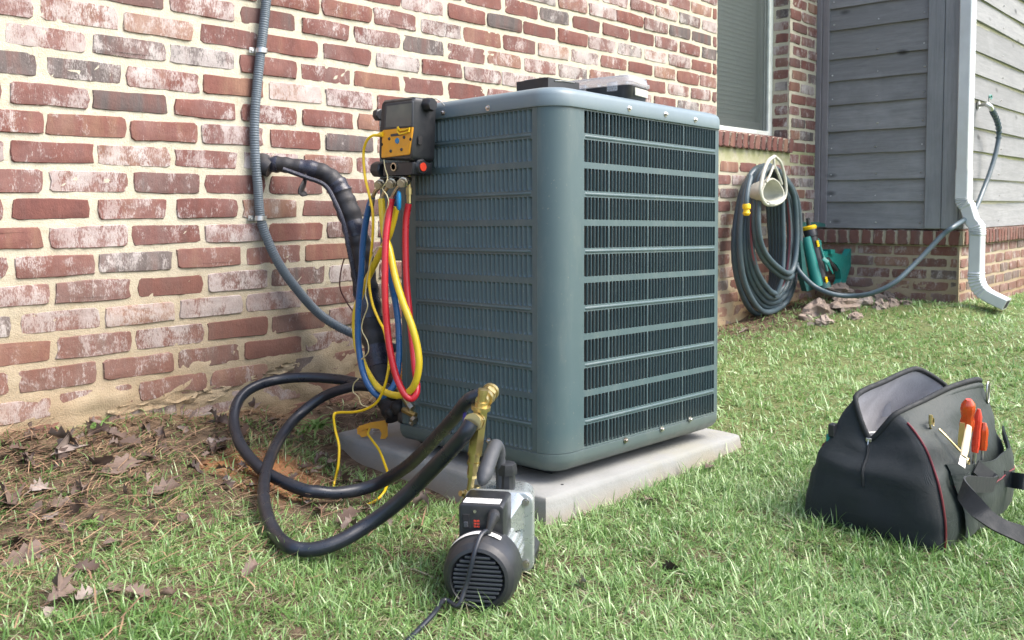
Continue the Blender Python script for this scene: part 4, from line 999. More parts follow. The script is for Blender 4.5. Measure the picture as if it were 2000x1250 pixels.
def Cc(q, name, mat, par, **k): q.v = [tuple(Mc @ Vector(p)) for p in q.v]; return obj(name, q, M[mat], par, **k)
def rr_box(x0, x1, y0, y1, zs, r=.018):
    pts = []
    for cx2, cy2, a0 in ((x1-r, y1-r, 0), (x0+r, y1-r, 90), (x0+r, y0+r, 180), (x1-r, y0+r, 270)):
        for i in range(6): a = math.radians(a0+18*i); pts.append((cx2+r*math.cos(a), cy2+r*math.sin(a)))
    cx2, cy2 = (x0+x1)/2, (y0+y1)/2
    return MB().rings([[(cx2+(x-cx2)*s_, cy2+(y-cy2)*s_, z) for x, y in pts] for z, s_ in zs])
Cc(rr_box(0, .125, 0, .23, [(0, .94), (.003, .97), (.026, 1), (.027, .97)]), 'tray_base', 'blackp', t, ang=40)
q = MB(); q.box(.030, .112, -.0012, .001, .008, .023, b=.0008); Cc(q, 'label_window', 'holder', t)
Cc(rr_box(-.004, .129, -.004, .234, [(.0275, .99), (.029, 1), (.034, 1), (.0345, .965), (.044, .95), (.046, .93)]), 'clear_lid', 'clear', t, ang=40)
for y in (.04, .115, .19):
    q = MB(); q.box(-.008, -.003, y-.012, y+.012, .016, .034, b=.001); Cc(q, 'latch', 'clear', t)
q = MB()
for i in range(7): q.box(.004, .12, .01+i*.033, .012+i*.033, .026, .0335)
Cc(q, 'dividers', 'clear', t)

# ---------------- garden hose on its hanger ----------------
hg = thing('hose_hanger', 'beige teardrop shaped plastic hose hanger fixed to the brick under the window', 'hose hanger', at(1510, 360, Y=0))
YP = -.235
outer = [(1513,305),(1524,316),(1531,337),(1535,362),(1534,382),(1526,394),(1512,400),(1497,399),(1489,389),(1485,372),(1488,350),(1494,329),(1502,313)]
P = spline([at(u, v, Y=YP) for u, v in outer+outer[:1]], 5); q = MB(); q.tube(P, pxr(P[0], 3.6), 10, flat=.8); obj('front_ring', q, M['holder'], hg, ang=60)
inner = [(1511,349),(1521,356),(1530,372),(1530,384),(1520,393),(1505,395),(1493,388),(1490,374),(1496,359),(1503,352)]
Pi = spline([at(u, v, Y=YP) for u, v in inner+inner[:1]], 4)[:-1]; ci = sum(Pi, Vector())/len(Pi)
q = MB(); q.rings([[p+(p-ci)*.06 for p in Pi], [p+(p-ci)*.06+Vector((0, .02, 0)) for p in Pi], [p+Vector((0, .05, .0)) for p in Pi], [ci+(p-ci)*.75+Vector((0, .09, 0)) for p in Pi]], cap=False)
q.rings([[ci+(p-ci)*.72+Vector((0, .09, 0)) for p in Pi], [p-(p-ci)*.04+Vector((0, .05, 0)) for p in Pi], [p-(p-ci)*.03 for p in Pi], [p+(p-ci)*.06 for p in Pi]], cap=False)
obj('barrel', q, M['holder'], hg, ang=60)
q = MB(); q.add([ci+(p-ci)*.76+Vector((0, .089, 0)) for p in Pi], [tuple(range(len(Pi)))]); obj('back_plate', q, M['holder'], hg)
for a_, b2 in (((1511,322),(1497,356)),((1512,322),(1527,360)),((1511,306),(1511,330))):
    q = MB(); q.tube([at(*a_, Y=YP), at((a_[0]+b2[0])/2+1, (a_[1]+b2[1])/2, Y=YP-.004), at(*b2, Y=YP)], pxr(P[0], 2.6), 8); obj('strut', q, M['holder'], hg, ang=60)
q = MB(); c = at(1508, 397, Y=YP-.008); q.box(c.x-.030, c.x+.030, c.y-.004, c.y+.01, c.z-.009, c.z+.009, b=.004); obj('front_lip', q, M['holder'], hg, ang=40)
q = MB()
for k in range(6): c = at(1500+k*4, 357+abs(k-2.5)*1.2, Y=-.03); q.tube([c, c+Vector((.004, -.004, .008))], .006, 6)
obj('grip_teeth', q, M['dark'], hg)
gh = thing('garden_hose', 'long blue grey garden hose coiled on the beige hanger and trailing to the tap', 'garden hose', at(1497, 520, Y=-.1))
loops = [  # left x, left y, bottom (x, y), right x, right y, depth, top (x, y), stripe
 (1434,470,1478,613,1556,520,-.045,1488,334,0),(1440,465,1486,604,1552,505,-.062,1492,330,0),(1447,460,1494,598,1559,500,-.082,1496,328,1),
 (1454,460,1500,590,1554,490,-.102,1500,326,0),(1461,455,1504,581,1547,480,-.122,1503,326,0),(1446,470,1490,608,1548,540,-.10,1486,332,0),
 (1468,450,1510,572,1541,470,-.142,1507,327,1),(1474,430,1532,542,1563,468,-.168,1512,330,0),(1481,425,1536,533,1557,455,-.19,1517,331,0)]
pts = []; 
for i, (lx, ly, bx, by, rx, ry, d, tx, ty, stp) in enumerate(loops):
    j = lambda: rv.uniform(-1.5, 1.5)
    pts += [(tx, ty, d), ((lx+tx)/2-9+j(), (ly+ty)/2-36, d), (lx+j(), ly, d-.004), (lx+(bx-lx)*.22, ly+(by-ly)*.62, d-.006), (bx, by, d-.008), (rx-(rx-bx)*.28, by-(by-ry)*.22, d-.004), (rx+j(), ry, d), (rx-7+j(), (ry+ty)/2-14, d)]
pts.append((1519, 333, -.20))
P = spline([at(u, v, Y=d) for u, v, d in pts], 7)
rg = .0148
obj('hose_tube', MB().tube(P, rg, 10), M['ghose'], gh, ang=70)
for i, L_ in enumerate(loops):
    if not L_[-1]: continue
    seg = P[i*56:(i+1)*56+1]
    s_ = [p+(CAM-p).normalized()*(rg*.62)+UP*(rg*.1) for p in seg]; obj('red_stripe', MB().tube(s_, rg*.52, 6), M['ghoser'], gh)
q = MB()
for k in range(5):     # strands that drop straight from the hanger behind the ring
    P3 = path([(1500+k*7,392,-.09-.02*k),(1503+k*6.6,440,-.09-.02*k),(1506+k*6,490,-.09-.02*k),(1506+k*5,545,-.09-.02*k),(1498+k*4,580,-.09-.015*k)], 6); q.tube(P3, rg*.95, 8)
obj('inner_strands', q, M['ghose'], gh, ang=70)
q = MB(); q.tube(path([(1466,345,-.2),(1461,365,-.205),(1458,385,-.21),(1457,402,-.21)], 6), rg*.9, 10); obj('hose_end', q, M['ghose'], gh)
q = MB(); q.tube([at(1458,v,Y=-.212) for v in (398, 401, 407, 409, 414, 416, 421)], [.017,.020,.020,.014,.016,.020,.012], 12); obj('yellow_connector', q, M['yplb'], gh, ang=40)
trail = [at(1563, 500, Y=-.15), at(1556, 518, Y=-.18), at(1566, 536, Y=-.22), at(1592, 560, Y=-.28), at(1625, 574, Y=-.36), at(1662, 578, Y=-.44), at(1702, 573, Y=-.54), at(1748, 551, Y=-.64), at(1795, 507, Y=-.72), at(1838, 462, Y=-.80), at(1862, 443, Y=-.848), at(1885, 428, Y=-.855), at(1903, 412, Y=-.86), at(1920, 372, Y=-.86), at(1934, 335, Y=-.87), at(1945, 298, Y=-.88), at(1951, 262, Y=-.885), at(1948, 238, Y=-.89), at(1941, 222, Y=-.89), at(1936, 212, Y=-.885)]
P = spline(trail, 9); obj('trailing_hose', MB().tube(P, .0128, 12), M['ghose'], gh, ang=70)
q = MB()
for k in range(9):
    f_ = len(P)-6-k*3; c = P[f_]; d = (P[f_+1]-P[f_]).normalized(); q.cyl(c-d*.0035, c+d*.0035, .017, n=12)
obj('strain_relief', q, M['ghose'], gh, ang=30)
tap = thing('hose_bib', 'metal garden tap with small green handle on the grey siding beside the downspout', 'tap', at(1928, 203, Y=-.815))
q = MB(); c0 = at(1912, 205, Y=-.81); c1 = at(1930, 204, Y=-.87); q.tube([c0, c1], [.010, .012], 10); q.tube([at(1926,203,Y=-.865), at(1934,208,Y=-.885), at(1937,214,Y=-.888)], [.013, .014, .013], 10); q.cyl(c0+Vector((0,.006,0)), c0-Vector((0,.003,0)), .022, n=14); q.cyl(c1, c1+Vector((0,-.005,.035)), .006); obj('tap_body', q, M['galv'], tap, ang=40)
q = MB(); c2 = at(1933, 191, Y=-.872); q.tube([c2+Vector((.024*math.cos(a), -.004, .010*math.sin(a)+.004)) for a in [2*math.pi*i/16 for i in range(17)]], .0045, 6); q.tube([c2-Vector((.022,0,0)), c2+Vector((.022,0,0))], .003, 6); obj('handle', q, M['teal'], tap)

# ---------------- oscillating sprinkler leaning on the wall ----------------
sp = thing('lawn_sprinkler', 'teal and black oscillating lawn sprinkler tipped upright against the brick base', 'sprinkler', at(1610, 565, Y=-.2))
a_, b2 = at(1580, 443, Y=-.17), at(1608, 561, Y=-.25)
def sf(f): return a_.lerp(b2, f)
q = MB(); q.tube([sf(0), sf(.03), sf(.16), sf(.17)], [.030, .036, .036, .030], 14); obj('end_cap', q, M['blackp'], sp, ang=40)
q = MB(); q.tube([sf(-.015), sf(.0), sf(.035), sf(.05)], [.034, .040, .040, .036], 14); obj('yellow_collar', q, M['yplb'], sp, ang=40)
q = MB(); q.tube([sf(.15), sf(.95)], .031, 14); obj('spray_bar', q, M['blackp'], sp, ang=40)
q = MB(); e_ = Vector((-.026, .012, 0)); q.tube([sf(.17)+e_*1.3, sf(.98)+e_*1.3], [.026, .032], 12); obj('bar_shell', q, M['teal'], sp, ang=40)
for f_ in (.24, .84):
    q = MB(); 
    for k in range(3): c = sf(f_+.035*k)+Vector((-.012, -.034, 0)); q.box(c.x-.012, c.x+.012, c.y-.002, c.y+.004, c.z-.006, c.z+.006, b=.001)
    obj('yellow_tab', q, M['yplb'], sp)
q = MB(); q.tube([sf(.93), sf(1.02)], [.040, .042], 14); obj('end_cap', q, M['teald'], sp, ang=40)
q = MB()
for dx, dz in ((-.014, .03), (.010, .032), (.0, .018)): q.tube([sf(-.01), sf(-.05)+Vector((dx, 0, dz))], [.012, .008], 8)
obj('hose_coupling', q, M['blackp'], sp)
def plate(pp, Yd, th, name, mat, parent=sp, **k):
    f = [at(u, v, Y=Yd) for u, v in pp]; q = MB(); q.prism(f, (0, th, 0)); return obj(name, q, M[mat], parent, ang=30, **k)
plate([(1563,470),(1567,470),(1578,540),(1584,540),(1596,556),(1600,563),(1576,569),(1568,540)], -.20, .03, 'base_plate', 'teald')
plate([(1556,432),(1576,434),(1600,434),(1612,437),(1612,443),(1570,443),(1557,443)], -.13, .02, 'rear_bar', 'teald')
plate([(1604,489),(1612,492),(1622,489),(1624,493),(1632,494),(1654,500),(1661,486),(1671,489),(1662,520),(1654,545),(1650,557),(1647,563),(1638,561),(1640,552),(1643,545),(1641,528),(1634,517),(1622,508),(1610,503)], -.22, .035, 'cradle_leg', 'teal')
plate([(1622,487),(1631,488),(1631,497),(1623,497)], -.235, .05, 'boss', 'teal')
plate([(1597,470),(1604,469),(1605,478),(1598,479)], -.2, .03, 'boss', 'teal')
q = MB(); q.tube([at(1597,466,Y=-.20), at(1608,500,Y=-.23), at(1616,530,Y=-.26)], .007, 8); obj('strut', q, M['teal'], sp)
q = MB(); q.tube([at(1607,505,Y=-.26), at(1616,512,Y=-.28), at(1622,524,Y=-.285), at(1627,534,Y=-.285)], [.013,.015,.008,.005], 8, flat=.5); obj('trigger', q, M['cyan'] if 0 else M['teal'], sp)
q = MB(); q.tube([at(1616,505,Y=-.24), at(1624,517,Y=-.25), at(1634,527,Y=-.25)], [.012,.014,.010], 8); obj('hose_coupling', q, M['blackp'], sp)
# rubble at the foot of the base
RG = 'rough rocks under the sprinkler'
def blob_rock(c, sx, sy, sz, sd_, root=None, col='rock'):
    q = MB(); rr = []; nl = 9; na = 14
    for i in range(nl):
        th = math.pi*(i+.35)/(nl-.3); r = []
        for j in range(na):
            a = 2*math.pi*j/na; v_ = Vector((math.sin(th)*math.cos(a), math.sin(th)*math.sin(a), math.cos(th)))
            k_ = 1+.55*mn.noise(v_*1.5+Vector((sd_*7.1, 0, 0)))+.34*mn.noise(v_*3.6+Vector((0, sd_*3.3, 0)))+.10*mn.noise(v_*9)
            r.append(c+Vector((v_.x*sx, v_.y*sy, max(-.8, v_.z)*sz))*k_)
        rr.append(r)
    q.rings(rr); return q
rk = [(1597,585,.10,.09,.055,-.30,'large pale brown rock nearest the coiled hose'),(1650,588,.16,.09,.05,-.36,'long low brown rock under the curve of the hose'),(1640,566,.10,.08,.035,-.22,'flat pinkish rock right below the teal sprinkler leg'),
 (1690,585,.05,.05,.035,-.42,'grey blue stone between the brown rocks'),(1712,580,.07,.06,.04,-.40,None),(1735,578,.06,.05,.035,-.44,'orange brown stone against the brick base'),(1720,600,.07,.05,.035,-.52,None),(1745,598,.05,.04,.03,-.55,None),(1612,602,.06,.05,.03,-.42,None),(1575,590,.05,.05,.03,-.30,None),(1670,602,.06,.04,.025,-.50,None),(1770,590,.04,.04,.02,-.60,None)]
for i, (u, v, a, b2, c_, Yd, lab) in enumerate(rk):
    p = at(u, v, Y=Yd); p.z = g1(p.x, p.y)+c_*.25
    if i == 2: p.z += .05
    tag(obj('rock', blob_rock(p, a*.85, b2*.8, c_*1.05, i+1), M['rock'], smooth=False), lab or {4: 'mid sized rough stone just right of the grey blue stone', 6: 'flat rough stone at the front edge of the rubble below the orange brown stone', 7: 'small rough stone at the front right of the rubble', 8: 'small rough stone in the grass in front of the largest pale rock', 9: 'small dark stone half under the coiled hose', 10: 'low rough stone in front of the long brown rock', 11: 'last small stone at the right end of the rubble'}[i], 'rock', RG)

# ---------------- downspout ----------------
ds = thing('downspout', 'white metal downspout with ribbed elbows at the corner of the grey sided wing', 'downspout', at(1910, 600, Y=-.95))
xa, xb = 4.325, 4.420
def spout(sec, name, ribs=False):
    """sec: list of (centre, unit outward normal (in the Y-Z plane)), half depth"""
    q = MB(); rr = []; r = .008
    for i, (c, n_) in enumerate(sec):
        hd, hw = (.030 if not name.startswith('pipe_sl') else .0325), (xb-xa)/2+(.0025 if name.startswith('pipe_sl') else 0); k_ = 1+(.11 if ribs and i % 2 else 0); pts = []
        for (sx_, sy_) in ((1, 1), (-1, 1), (-1, -1), (1, -1)):
            for j in range(3):
                a = math.atan2(sy_, sx_)+(j-1)*.5*(1)
                pts.append((sx_*(hw-r)+r*math.cos(a), sy_*(hd-r)+r*math.sin(a)))
        rr.append([c+Vector((1, 0, 0))*x*k_+n_*y*k_ for x, y in pts])
    q.rings(rr); return obj(name, q, M['whitep'], ds, ang=25)
xc = (xa+xb)/2
def sec_path(yz, n=7):
    P = spline([Vector((xc, y, z)) for y, z in yz], n); out = []
    for i, p in enumerate(P):
        t_ = (P[min(i+1, len(P)-1)]-P[max(i-1, 0)]).normalized(); nn_ = Vector((1, 0, 0)).cross(t_).normalized(); out.append((p, nn_))
    return out
zt_ = 2.7
def dsy(u, v): p = at(u, v, X=xc); return p.y, p.z
y0 = -.862
y0 = dsy(1883, 346)[0]
spout([(Vector((xc, y0, zt_)), Vector((0, -1, 0))), (Vector((xc, y0, .80)), Vector((0, -1, 0)))], 'upper_pipe')
spout([(Vector((xc, y0, .845)), Vector((0, -1, 0))), (Vector((xc, y0, .69)), Vector((0, -1, 0)))], 'pipe_sleeve')
y1, z1 = dsy(1909, 452); y2, z2 = dsy(1896, 545)
el = sec_path([(y0, .70), (y0-.004, .672), (y0-.022, .645), (y1+.028, z1+.060), (y1+.006, z1+.030), (y1, z1), (y1, z1-.02)], 6)
spout(el[:13], 'elbow', True); spout(el[12:25], 'offset_pipe'); spout(el[24:], 'elbow', True)
spout([(Vector((xc, y1, z1-.01)), Vector((0, -1, 0))), (Vector((xc, y1, z2+.02)), Vector((0, -1, 0)))], 'lower_pipe')
ke = sec_path([(y1, z2+.04), (y1-.002, z2), (y1-.022, z2-.05), (y1-.065, z2-.085), (y1-.15, z2-.125)], 6)
spout(ke[:17], 'elbow', True); spout(ke[16:], 'outlet')
c, n_ = ke[-1]; q = MB(); tdir = (ke[-1][0]-ke[-2][0]).normalized()
q.add([c+Vector((1, 0, 0))*x+n_*y+tdir*.0012 for x, y in ((-.031, -.022), (.031, -.022), (.031, .022), (-.031, .022))], [(0, 1, 2, 3)]); obj('outlet_shade', q, M['dark'], ds)  # dark sheet on the closed pipe end stands for the shade inside the spout
for z in (1.9, .77, .45):
    q = MB(); c = Vector((xc-.01, (y0 if z > .6 else y1)-.027, z)); q.cyl(c, c-Vector((0, .003, 0)), .004, n=8); obj('screw', q, M['galv'], ds)

# ---------------- tool bag ----------------
bag = thing('tool_bag', 'open black canvas tool bag with grey lining and red piping standing on the lawn', 'bag', (1.18, -1.6, -.03))
def gq(x, y): return g1(x, y)+.002
lv = []
#          zipF            F                 m1               m2               R                zipB             B                m3               m4               A
lv.append([(1.000,-1.590),(.990,-1.735),(1.10,-1.752),(1.24,-1.758),(1.365,-1.752),(1.375,-1.61),(1.36,-1.470),(1.24,-1.455),(1.10,-1.445),(1.010,-1.450)])
lv[0] = [(x, y, gq(x, y)-.004) for x, y in lv[0]]
lv.append([(.988,-1.59,.01),(.986,-1.740,.005),(1.10,-1.762,.01),(1.25,-1.768,.01),(1.380,-1.762,.01),(1.39,-1.61,.01),(1.375,-1.470,.01),(1.24,-1.455,.01),(1.10,-1.452,.01),(1.008,-1.458,.01)])
lv.append([(.992,-1.585,.085),(.995,-1.725,.085),(1.11,-1.745,.09),(1.25,-1.752,.09),(1.39,-1.757,.09),(1.40,-1.61,.09),(1.380,-1.475,.09),(1.25,-1.46,.09),(1.12,-1.455,.09),(1.012,-1.470,.09)])
lv.append([(1.022,-1.580,.130),(1.020,-1.695,.150),(1.12,-1.712,.155),(1.25,-1.725,.16),(1.385,-1.74,.16),(1.41,-1.63,.13),(1.385,-1.52,.15),(1.27,-1.50,.17),(1.14,-1.49,.17),(1.035,-1.497,.155)])
lv.append([(1.040,-1.577,.150),(1.040,-1.66,.190),(1.13,-1.685,.200),(1.25,-1.705,.215),(1.375,-1.722,.215),(1.412,-1.66,.155),(1.385,-1.575,.19),(1.29,-1.545,.235),(1.16,-1.525,.225),(1.048,-1.518,.205)])
lv.append([(1.047,-1.577,.158),(1.060,-1.622,.215),(1.15,-1.653,.236),(1.25,-1.680,.254),(1.362,-1.708,.256),(1.410,-1.665,.165),(1.385,-1.625,.232),(1.30,-1.588,.277),(1.18,-1.558,.261),(1.058,-1.540,.242)])
NR_ = 60
def ringpts(r):
    n_ = len(r); r = [Vector(p) for p in r]; out = []
    for i in range(n_):
        a, b2, c, d = r[i-1], r[i], r[(i+1) % n_], r[(i+2) % n_]
        for k in range(6):
            t_ = k/6; m1, m2 = (c-a)*.32, (d-b2)*.32     # tight tangents keep the corners
            out.append(b2*(2*t_**3-3*t_**2+1)+m1*(t_**3-2*t_**2+t_)+c*(-2*t_**3+3*t_**2)+m2*(t_**3-t_**2))
    return out
RG_ = [ringpts(r) for r in lv]
vert = []; 
cols = [spline([RG_[l][j] for l in range(len(RG_))], 5) for j in range(NR_)]
rr = []
for l in range(len(cols[0])):
    row = []
    for j in range(NR_):
        p = cols[j][l]; f_ = l/(len(cols[0])-1); c = Vector((1.2, -1.61, p.z)); d = (p-c); d.z = 0; d.normalize()
        w_ = (mn.noise(Vector((p.x*26, p.y*26, p.z*10)))*.010+mn.noise(Vector((p.x*9, p.y*9, p.z*34+4)))*.009)*math.sin(math.pi*min(1, f_*1.05))
        row.append(p+d*w_)
    rr.append(row)
q = MB(); q.rings(rr, cap=False); q.add(rr[0], [tuple(range(NR_))]); bo = obj('bag_body', q, M['bag'], bag, ang=60)
bo.data.materials.append(M['bagg'])
for pi_, pf in enumerate(bo.data.polygons):
    if 7 <= pi_ % NR_ < 26: pf.material_index = 1
top = rr[-1]
q = MB(); q.tube(top+top[:1], .0062, 8, cap=False); obj('zip_rim', q, M['strap'], bag, ang=70)
q = MB(); li = []
for f_, dz, ins in ((0, .0, .003), (.2, -.02, .006), (.5, -.07, .010), (.8, -.14, .02), (1, -.19, .03)):
    row = []
    for j in range(NR_):
        p = top[j]; lo = rr[max(0, int((len(rr)-1)*(1-f_*.72)))][j]; c = Vector((1.2, -1.61, lo.z)); d = (lo-c); d.z = 0; d.normalize()
        n_ = mn.noise(Vector((lo.x*16+5, lo.y*16, lo.z*16)))*.012*min(1, f_*2); row.append(lo-d*(ins+abs(n_)))
    li.append(row)
q.rings(li, cap=False); q.add(li[-1], [tuple(range(NR_))]); obj('lining', q, M['lining'], bag, ang=60)
# inner pocket with white paper inside
q = MB(); Pk = [at(u, v, X=1.30) for u, v in ((1702,775),(1738,769),(1742,812),(1705,818))]; q.prism(Pk, (.004, .004, 0)); obj('inner_pocket', q, M['lining'], bag)
q = MB(); Pk = [at(u, v, X=1.16) for u, v in ((1688,846),(1714,845),(1714,856),(1690,858))]; q.prism(Pk, (.03, 0, -.002)); obj('white_card', q, M['white'], bag)
# seams, zip, piping
body_pt = lambda j, l: rr[int(l)][j % NR_]
def offs(p, k=.002): 
    c = Vector((1.2, -1.61, p.z)); d = p-c; d.z = 0; d.normalize(); return p+d*k
nl = len(rr)
q = MB(); q.tube([offs(body_pt(0, l), .001) for l in range(9, nl)], .0032, 6); obj('zip', q, M['strap'], bag)
q = MB(); c = offs(body_pt(0, nl-1), .004); q.box(c.x-.004, c.x+.002, c.y-.006, c.y+.006, c.z-.004, c.z+.004, b=.001); q.tube([c+Vector((-.004, 0, 0)), c+Vector((-.008, 0, -.015))], .0018, 6); obj('zip_pull', q, M['steel'], bag)
pj = 7
q = MB(); q.tube([offs(body_pt(pj, l), .0022) for l in range(1, nl-3)], .0022, 6); obj('red_piping', q, M['piping'], bag)
q = MB(); q.tube([offs(body_pt(51, l), .002) for l in range(12, nl-2)], .002, 6); obj('red_piping', q, M['piping'], bag)
# long side: pockets in greener cloth
def side(x, z, off=0.):
    """point on the bag's right flank"""
    best = None
    for l in range(nl-1):
        za, zb = [], []
    ja = 6; pts_ = []
    for l in range(nl):
        row = rr[l][6:25]
        for a, b2 in zip(row, row[1:]):
            if (a.x-x)*(b2.x-x) <= 0 and abs(b2.x-a.x) > 1e-6:
                f_ = (x-a.x)/(b2.x-a.x); pts_.append((a.y+(b2.y-a.y)*f_, a.z+(b2.z-a.z)*f_)); break
    for (ya, za), (yb, zb) in zip(pts_, pts_[1:]):
        if (za-z)*(zb-z) <= 0 and abs(zb-za) > 1e-7: f_ = (z-za)/(zb-za); return Vector((x, ya+(yb-ya)*f_-off, z))
    return Vector((x, pts_[-1][0]-off if z > pts_[-1][1] else pts_[0][0]-off, z))
def patch(x0, x1, z0f, z1f, offf, name, mat, nx=16, nz=10, lip=True):
    q = MB(); rows = []
    for j in range(nz+1):
        v_ = j/nz; row = []
        for i in range(nx+1):
            u_ = i/nx; x = x0+(x1-x0)*u_; z = z0f(u_)+(z1f(u_)-z0f(u_))*v_; row.append(side(x, z, offf(u_, v_)))
        rows.append(row)
    back = [[p+Vector((0, .004, 0)) for p in r] for r in rows]
    q.rings(rows, cap=False, closed=False)
    if lip:
        q.rings([rows[-1], [p+Vector((0, .004, -.001)) for p in rows[-1]], [p+Vector((0, .004, -.02)) for p in rows[-1]]], cap=False, closed=False)
    return obj(name, q, M[mat], bag, ang=60)
bul = lambda u, v, a: a*math.sin(math.pi*u)**.6*(.35+.65*v)+.005
patch(1.06, 1.385, lambda u: -.012, lambda u: .118+.012*abs(u-.45)*2+.03*max(0, u-.75)*3, lambda u, v: bul(u, v, .042), 'large_pocket', 'bagg')
patch(1.045, 1.11, lambda u: -.01, lambda u: .112, lambda u, v: bul(u, v, .016)+.008, 'slim_pocket', 'bagg')
q = MB(); q.tube([side(1.07+.3*i/12, .075, bul(i/12, .6, .042)+.003) for i in range(13)], .0016, 5); obj('red_piping', q, M['piping'], bag)
q = MB(); q.tube([side(1.046+.064*i/6, .090, .026*math.sin(math.pi*i/6)*.6+.012) for i in range(7)], .0016, 5); obj('red_piping', q, M['piping'], bag)
# D rings, snap hook and shoulder strap
c = side(1.10, .200, .006); q = MB(); q.tube([c+Vector((.012*math.cos(a), -.002, .012*math.sin(a))) for a in [2*math.pi*i/14 for i in range(15)]], .0018, 6); q.tube([c+Vector((-.012, -.003, 0)), c+Vector((-.012, -.003, .02))], .004, 6); obj('d_ring', q, M['brass'], bag)
c = side(1.36, .235, .006); q = MB(); q.tube([c+Vector((.010*math.cos(a), -.004, .024*math.sin(a)-.005)) for a in [2*math.pi*i/18 for i in range(19)]], .0022, 6); obj('d_ring', q, M['steel'], bag)
q = MB(); hk = [side(1.10, .190, .012), side(1.103, .170, .018), side(1.107, .150, .022), side(1.108, .135, .028)]; q.tube(spline(hk, 4), .0022, 8); q.tube([side(1.108,.135,.028)+Vector((.008*math.cos(a), -.002, .009*math.sin(a)-.008)) for a in [2*math.pi*i/12 for i in range(13)]], .002, 6); obj('snap_hook', q, M['brass'], bag)
def ribbon(pts, w_, name, mat, wd=None, th=.0016):
    P = spline(pts, 8); q = MB(); rr_ = []
    for i, p in enumerate(P):
        t_ = (P[min(i+1, len(P)-1)]-P[max(i-1, 0)]).normalized(); s_ = wd[0].lerp(wd[1], i/(len(P)-1)) if wd else Vector((0, 0, 1)); s_ = (s_-t_*s_.dot(t_)).normalized(); n_ = t_.cross(s_)
        rr_.append([p+s_*w_/2+n_*th, p+s_*w_/2-n_*th, p-s_*w_/2-n_*th, p-s_*w_/2+n_*th])
    q.rings(rr_); return obj(name, q, M[mat], bag, ang=30)
g_ = lambda x, y, h=.006: Vector((x, y, g1(x, y)+h))
ribbon([side(1.108,.122,.036), side(1.12,.09,.062), at(1880,948,Y=-1.835), at(1908,992,Y=-1.885), at(1945,1022,Y=-1.915), at(2000,1046,Y=-1.95), at(2080,1075,Y=-1.985)], .030, 'shoulder_strap', 'strap', wd=(Vector((.5, 0, .8)), Vector((.9, -.1, .3))))
ribbon([Vector((1.40, -1.70, .075)), at(1948,928,Y=-1.775), at(1975,937,Y=-1.80), at(2003,942,Y=-1.83), at(2060,960,Y=-1.87)], .034, 'shoulder_strap', 'strap', wd=(Vector((0, .1, 1)), Vector((.3, .1, .8))))
c = at(1630, 838, X=1.035); q = MB(); q.box(c.x-.012, c.x+.008, c.y-.004, c.y+.010, c.z-.016, c.z+.012, b=.002); obj('buckle', q, M['blackp'], bag)
q = MB(); c = at(1620, 856, X=1.03); q.box(c.x-.006, c.x+.002, c.y-.002, c.y+.006, c.z-.018, c.z+.010, b=.002); obj('teal_tab', q, M['teal'], bag)
# handle flap along the near rim
q = MB(); hb = [offs(top[j]-Vector((0, 0, .012)), .003) for j in range(6, 26)]; q.tube(hb, .0085, 8, flat=.7); obj('wire_frame_sleeve', q, M['bagg'], bag, ang=60)

# tools in the pocket: each one is a thing of its own
def tool(a, b2, radii, name, lab, cat, parts):
    t = thing(name, lab, cat, b2); a, b2 = Vector(a), Vector(b2)
    for nm, f0, f1, rs, mat, n_, fl in parts:
        ks = np.linspace(f0, f1, len(rs)); q = MB(); q.tube([a.lerp(b2, float(k)) for k in ks], list(rs), n_, flat=fl); obj(nm, q, M[mat], t, ang=35)
    return t
yk = -1.772
tool(at(1892,780,Y=-1.765), at(1884,900,Y=-1.752), 0, 'screwdriver', 'large amber handled screwdriver standing in the side pocket of the tool bag', 'screwdriver',
     [('handle', 0, .55, [.006,.013,.0145,.0135,.0115,.0135,.0145,.013,.008], 'amber', 10, 1.), ('ferrule', .55, .62, [.008,.007], 'steel', 10, 1.), ('shaft', .6, 1.2, [.0035,.0035], 'steel', 8, 1.)])
tool(at(1912,799,Y=-1.768), at(1903,892,Y=-1.762), 0, 'screwdriver', 'slim red handled tool beside the large amber screwdriver in the bag pocket', 'hand tool',
     [('handle', 0, .9, [.004,.009,.0095,.0085,.0095,.0095,.008], 'redp', 10, .8), ('shaft', .85, 1.2, [.004,.004], 'steel', 8, 1.)])
tool(at(1893,832,Y=-1.795), at(1882,892,Y=-1.800), 0, 'putty_knife', 'flat pale wooden handle in front of the screwdrivers in the bag pocket', 'hand tool',
     [('handle', 0, 1.0, [.006,.0075,.0075,.0085,.007], 'woodt', 10, .45), ('blade', 1.0, 1.3, [.007,.008], 'steel', 4, .1)])
tool(at(1922,826,Y=-1.762), at(1918,892,Y=-1.76), 0, 'screwdriver', 'short dark orange screwdriver handle deepest in the bag pocket', 'screwdriver',
     [('handle', 0, .8, [.005,.009,.010,.009,.010,.008], 'amber', 8, 1.), ('shaft', .8, 1.1, [.003,.003], 'steel', 8, 1.)])
tool(at(1880,826,Y=-1.760), at(1876,872,Y=-1.758), 0, 'folding_tool', 'small dull brass coloured folding tool at the left of the bag pocket', 'hand tool',
     [('body', 0, 1, [.009,.011,.011,.010], 'brass', 4, .6)])
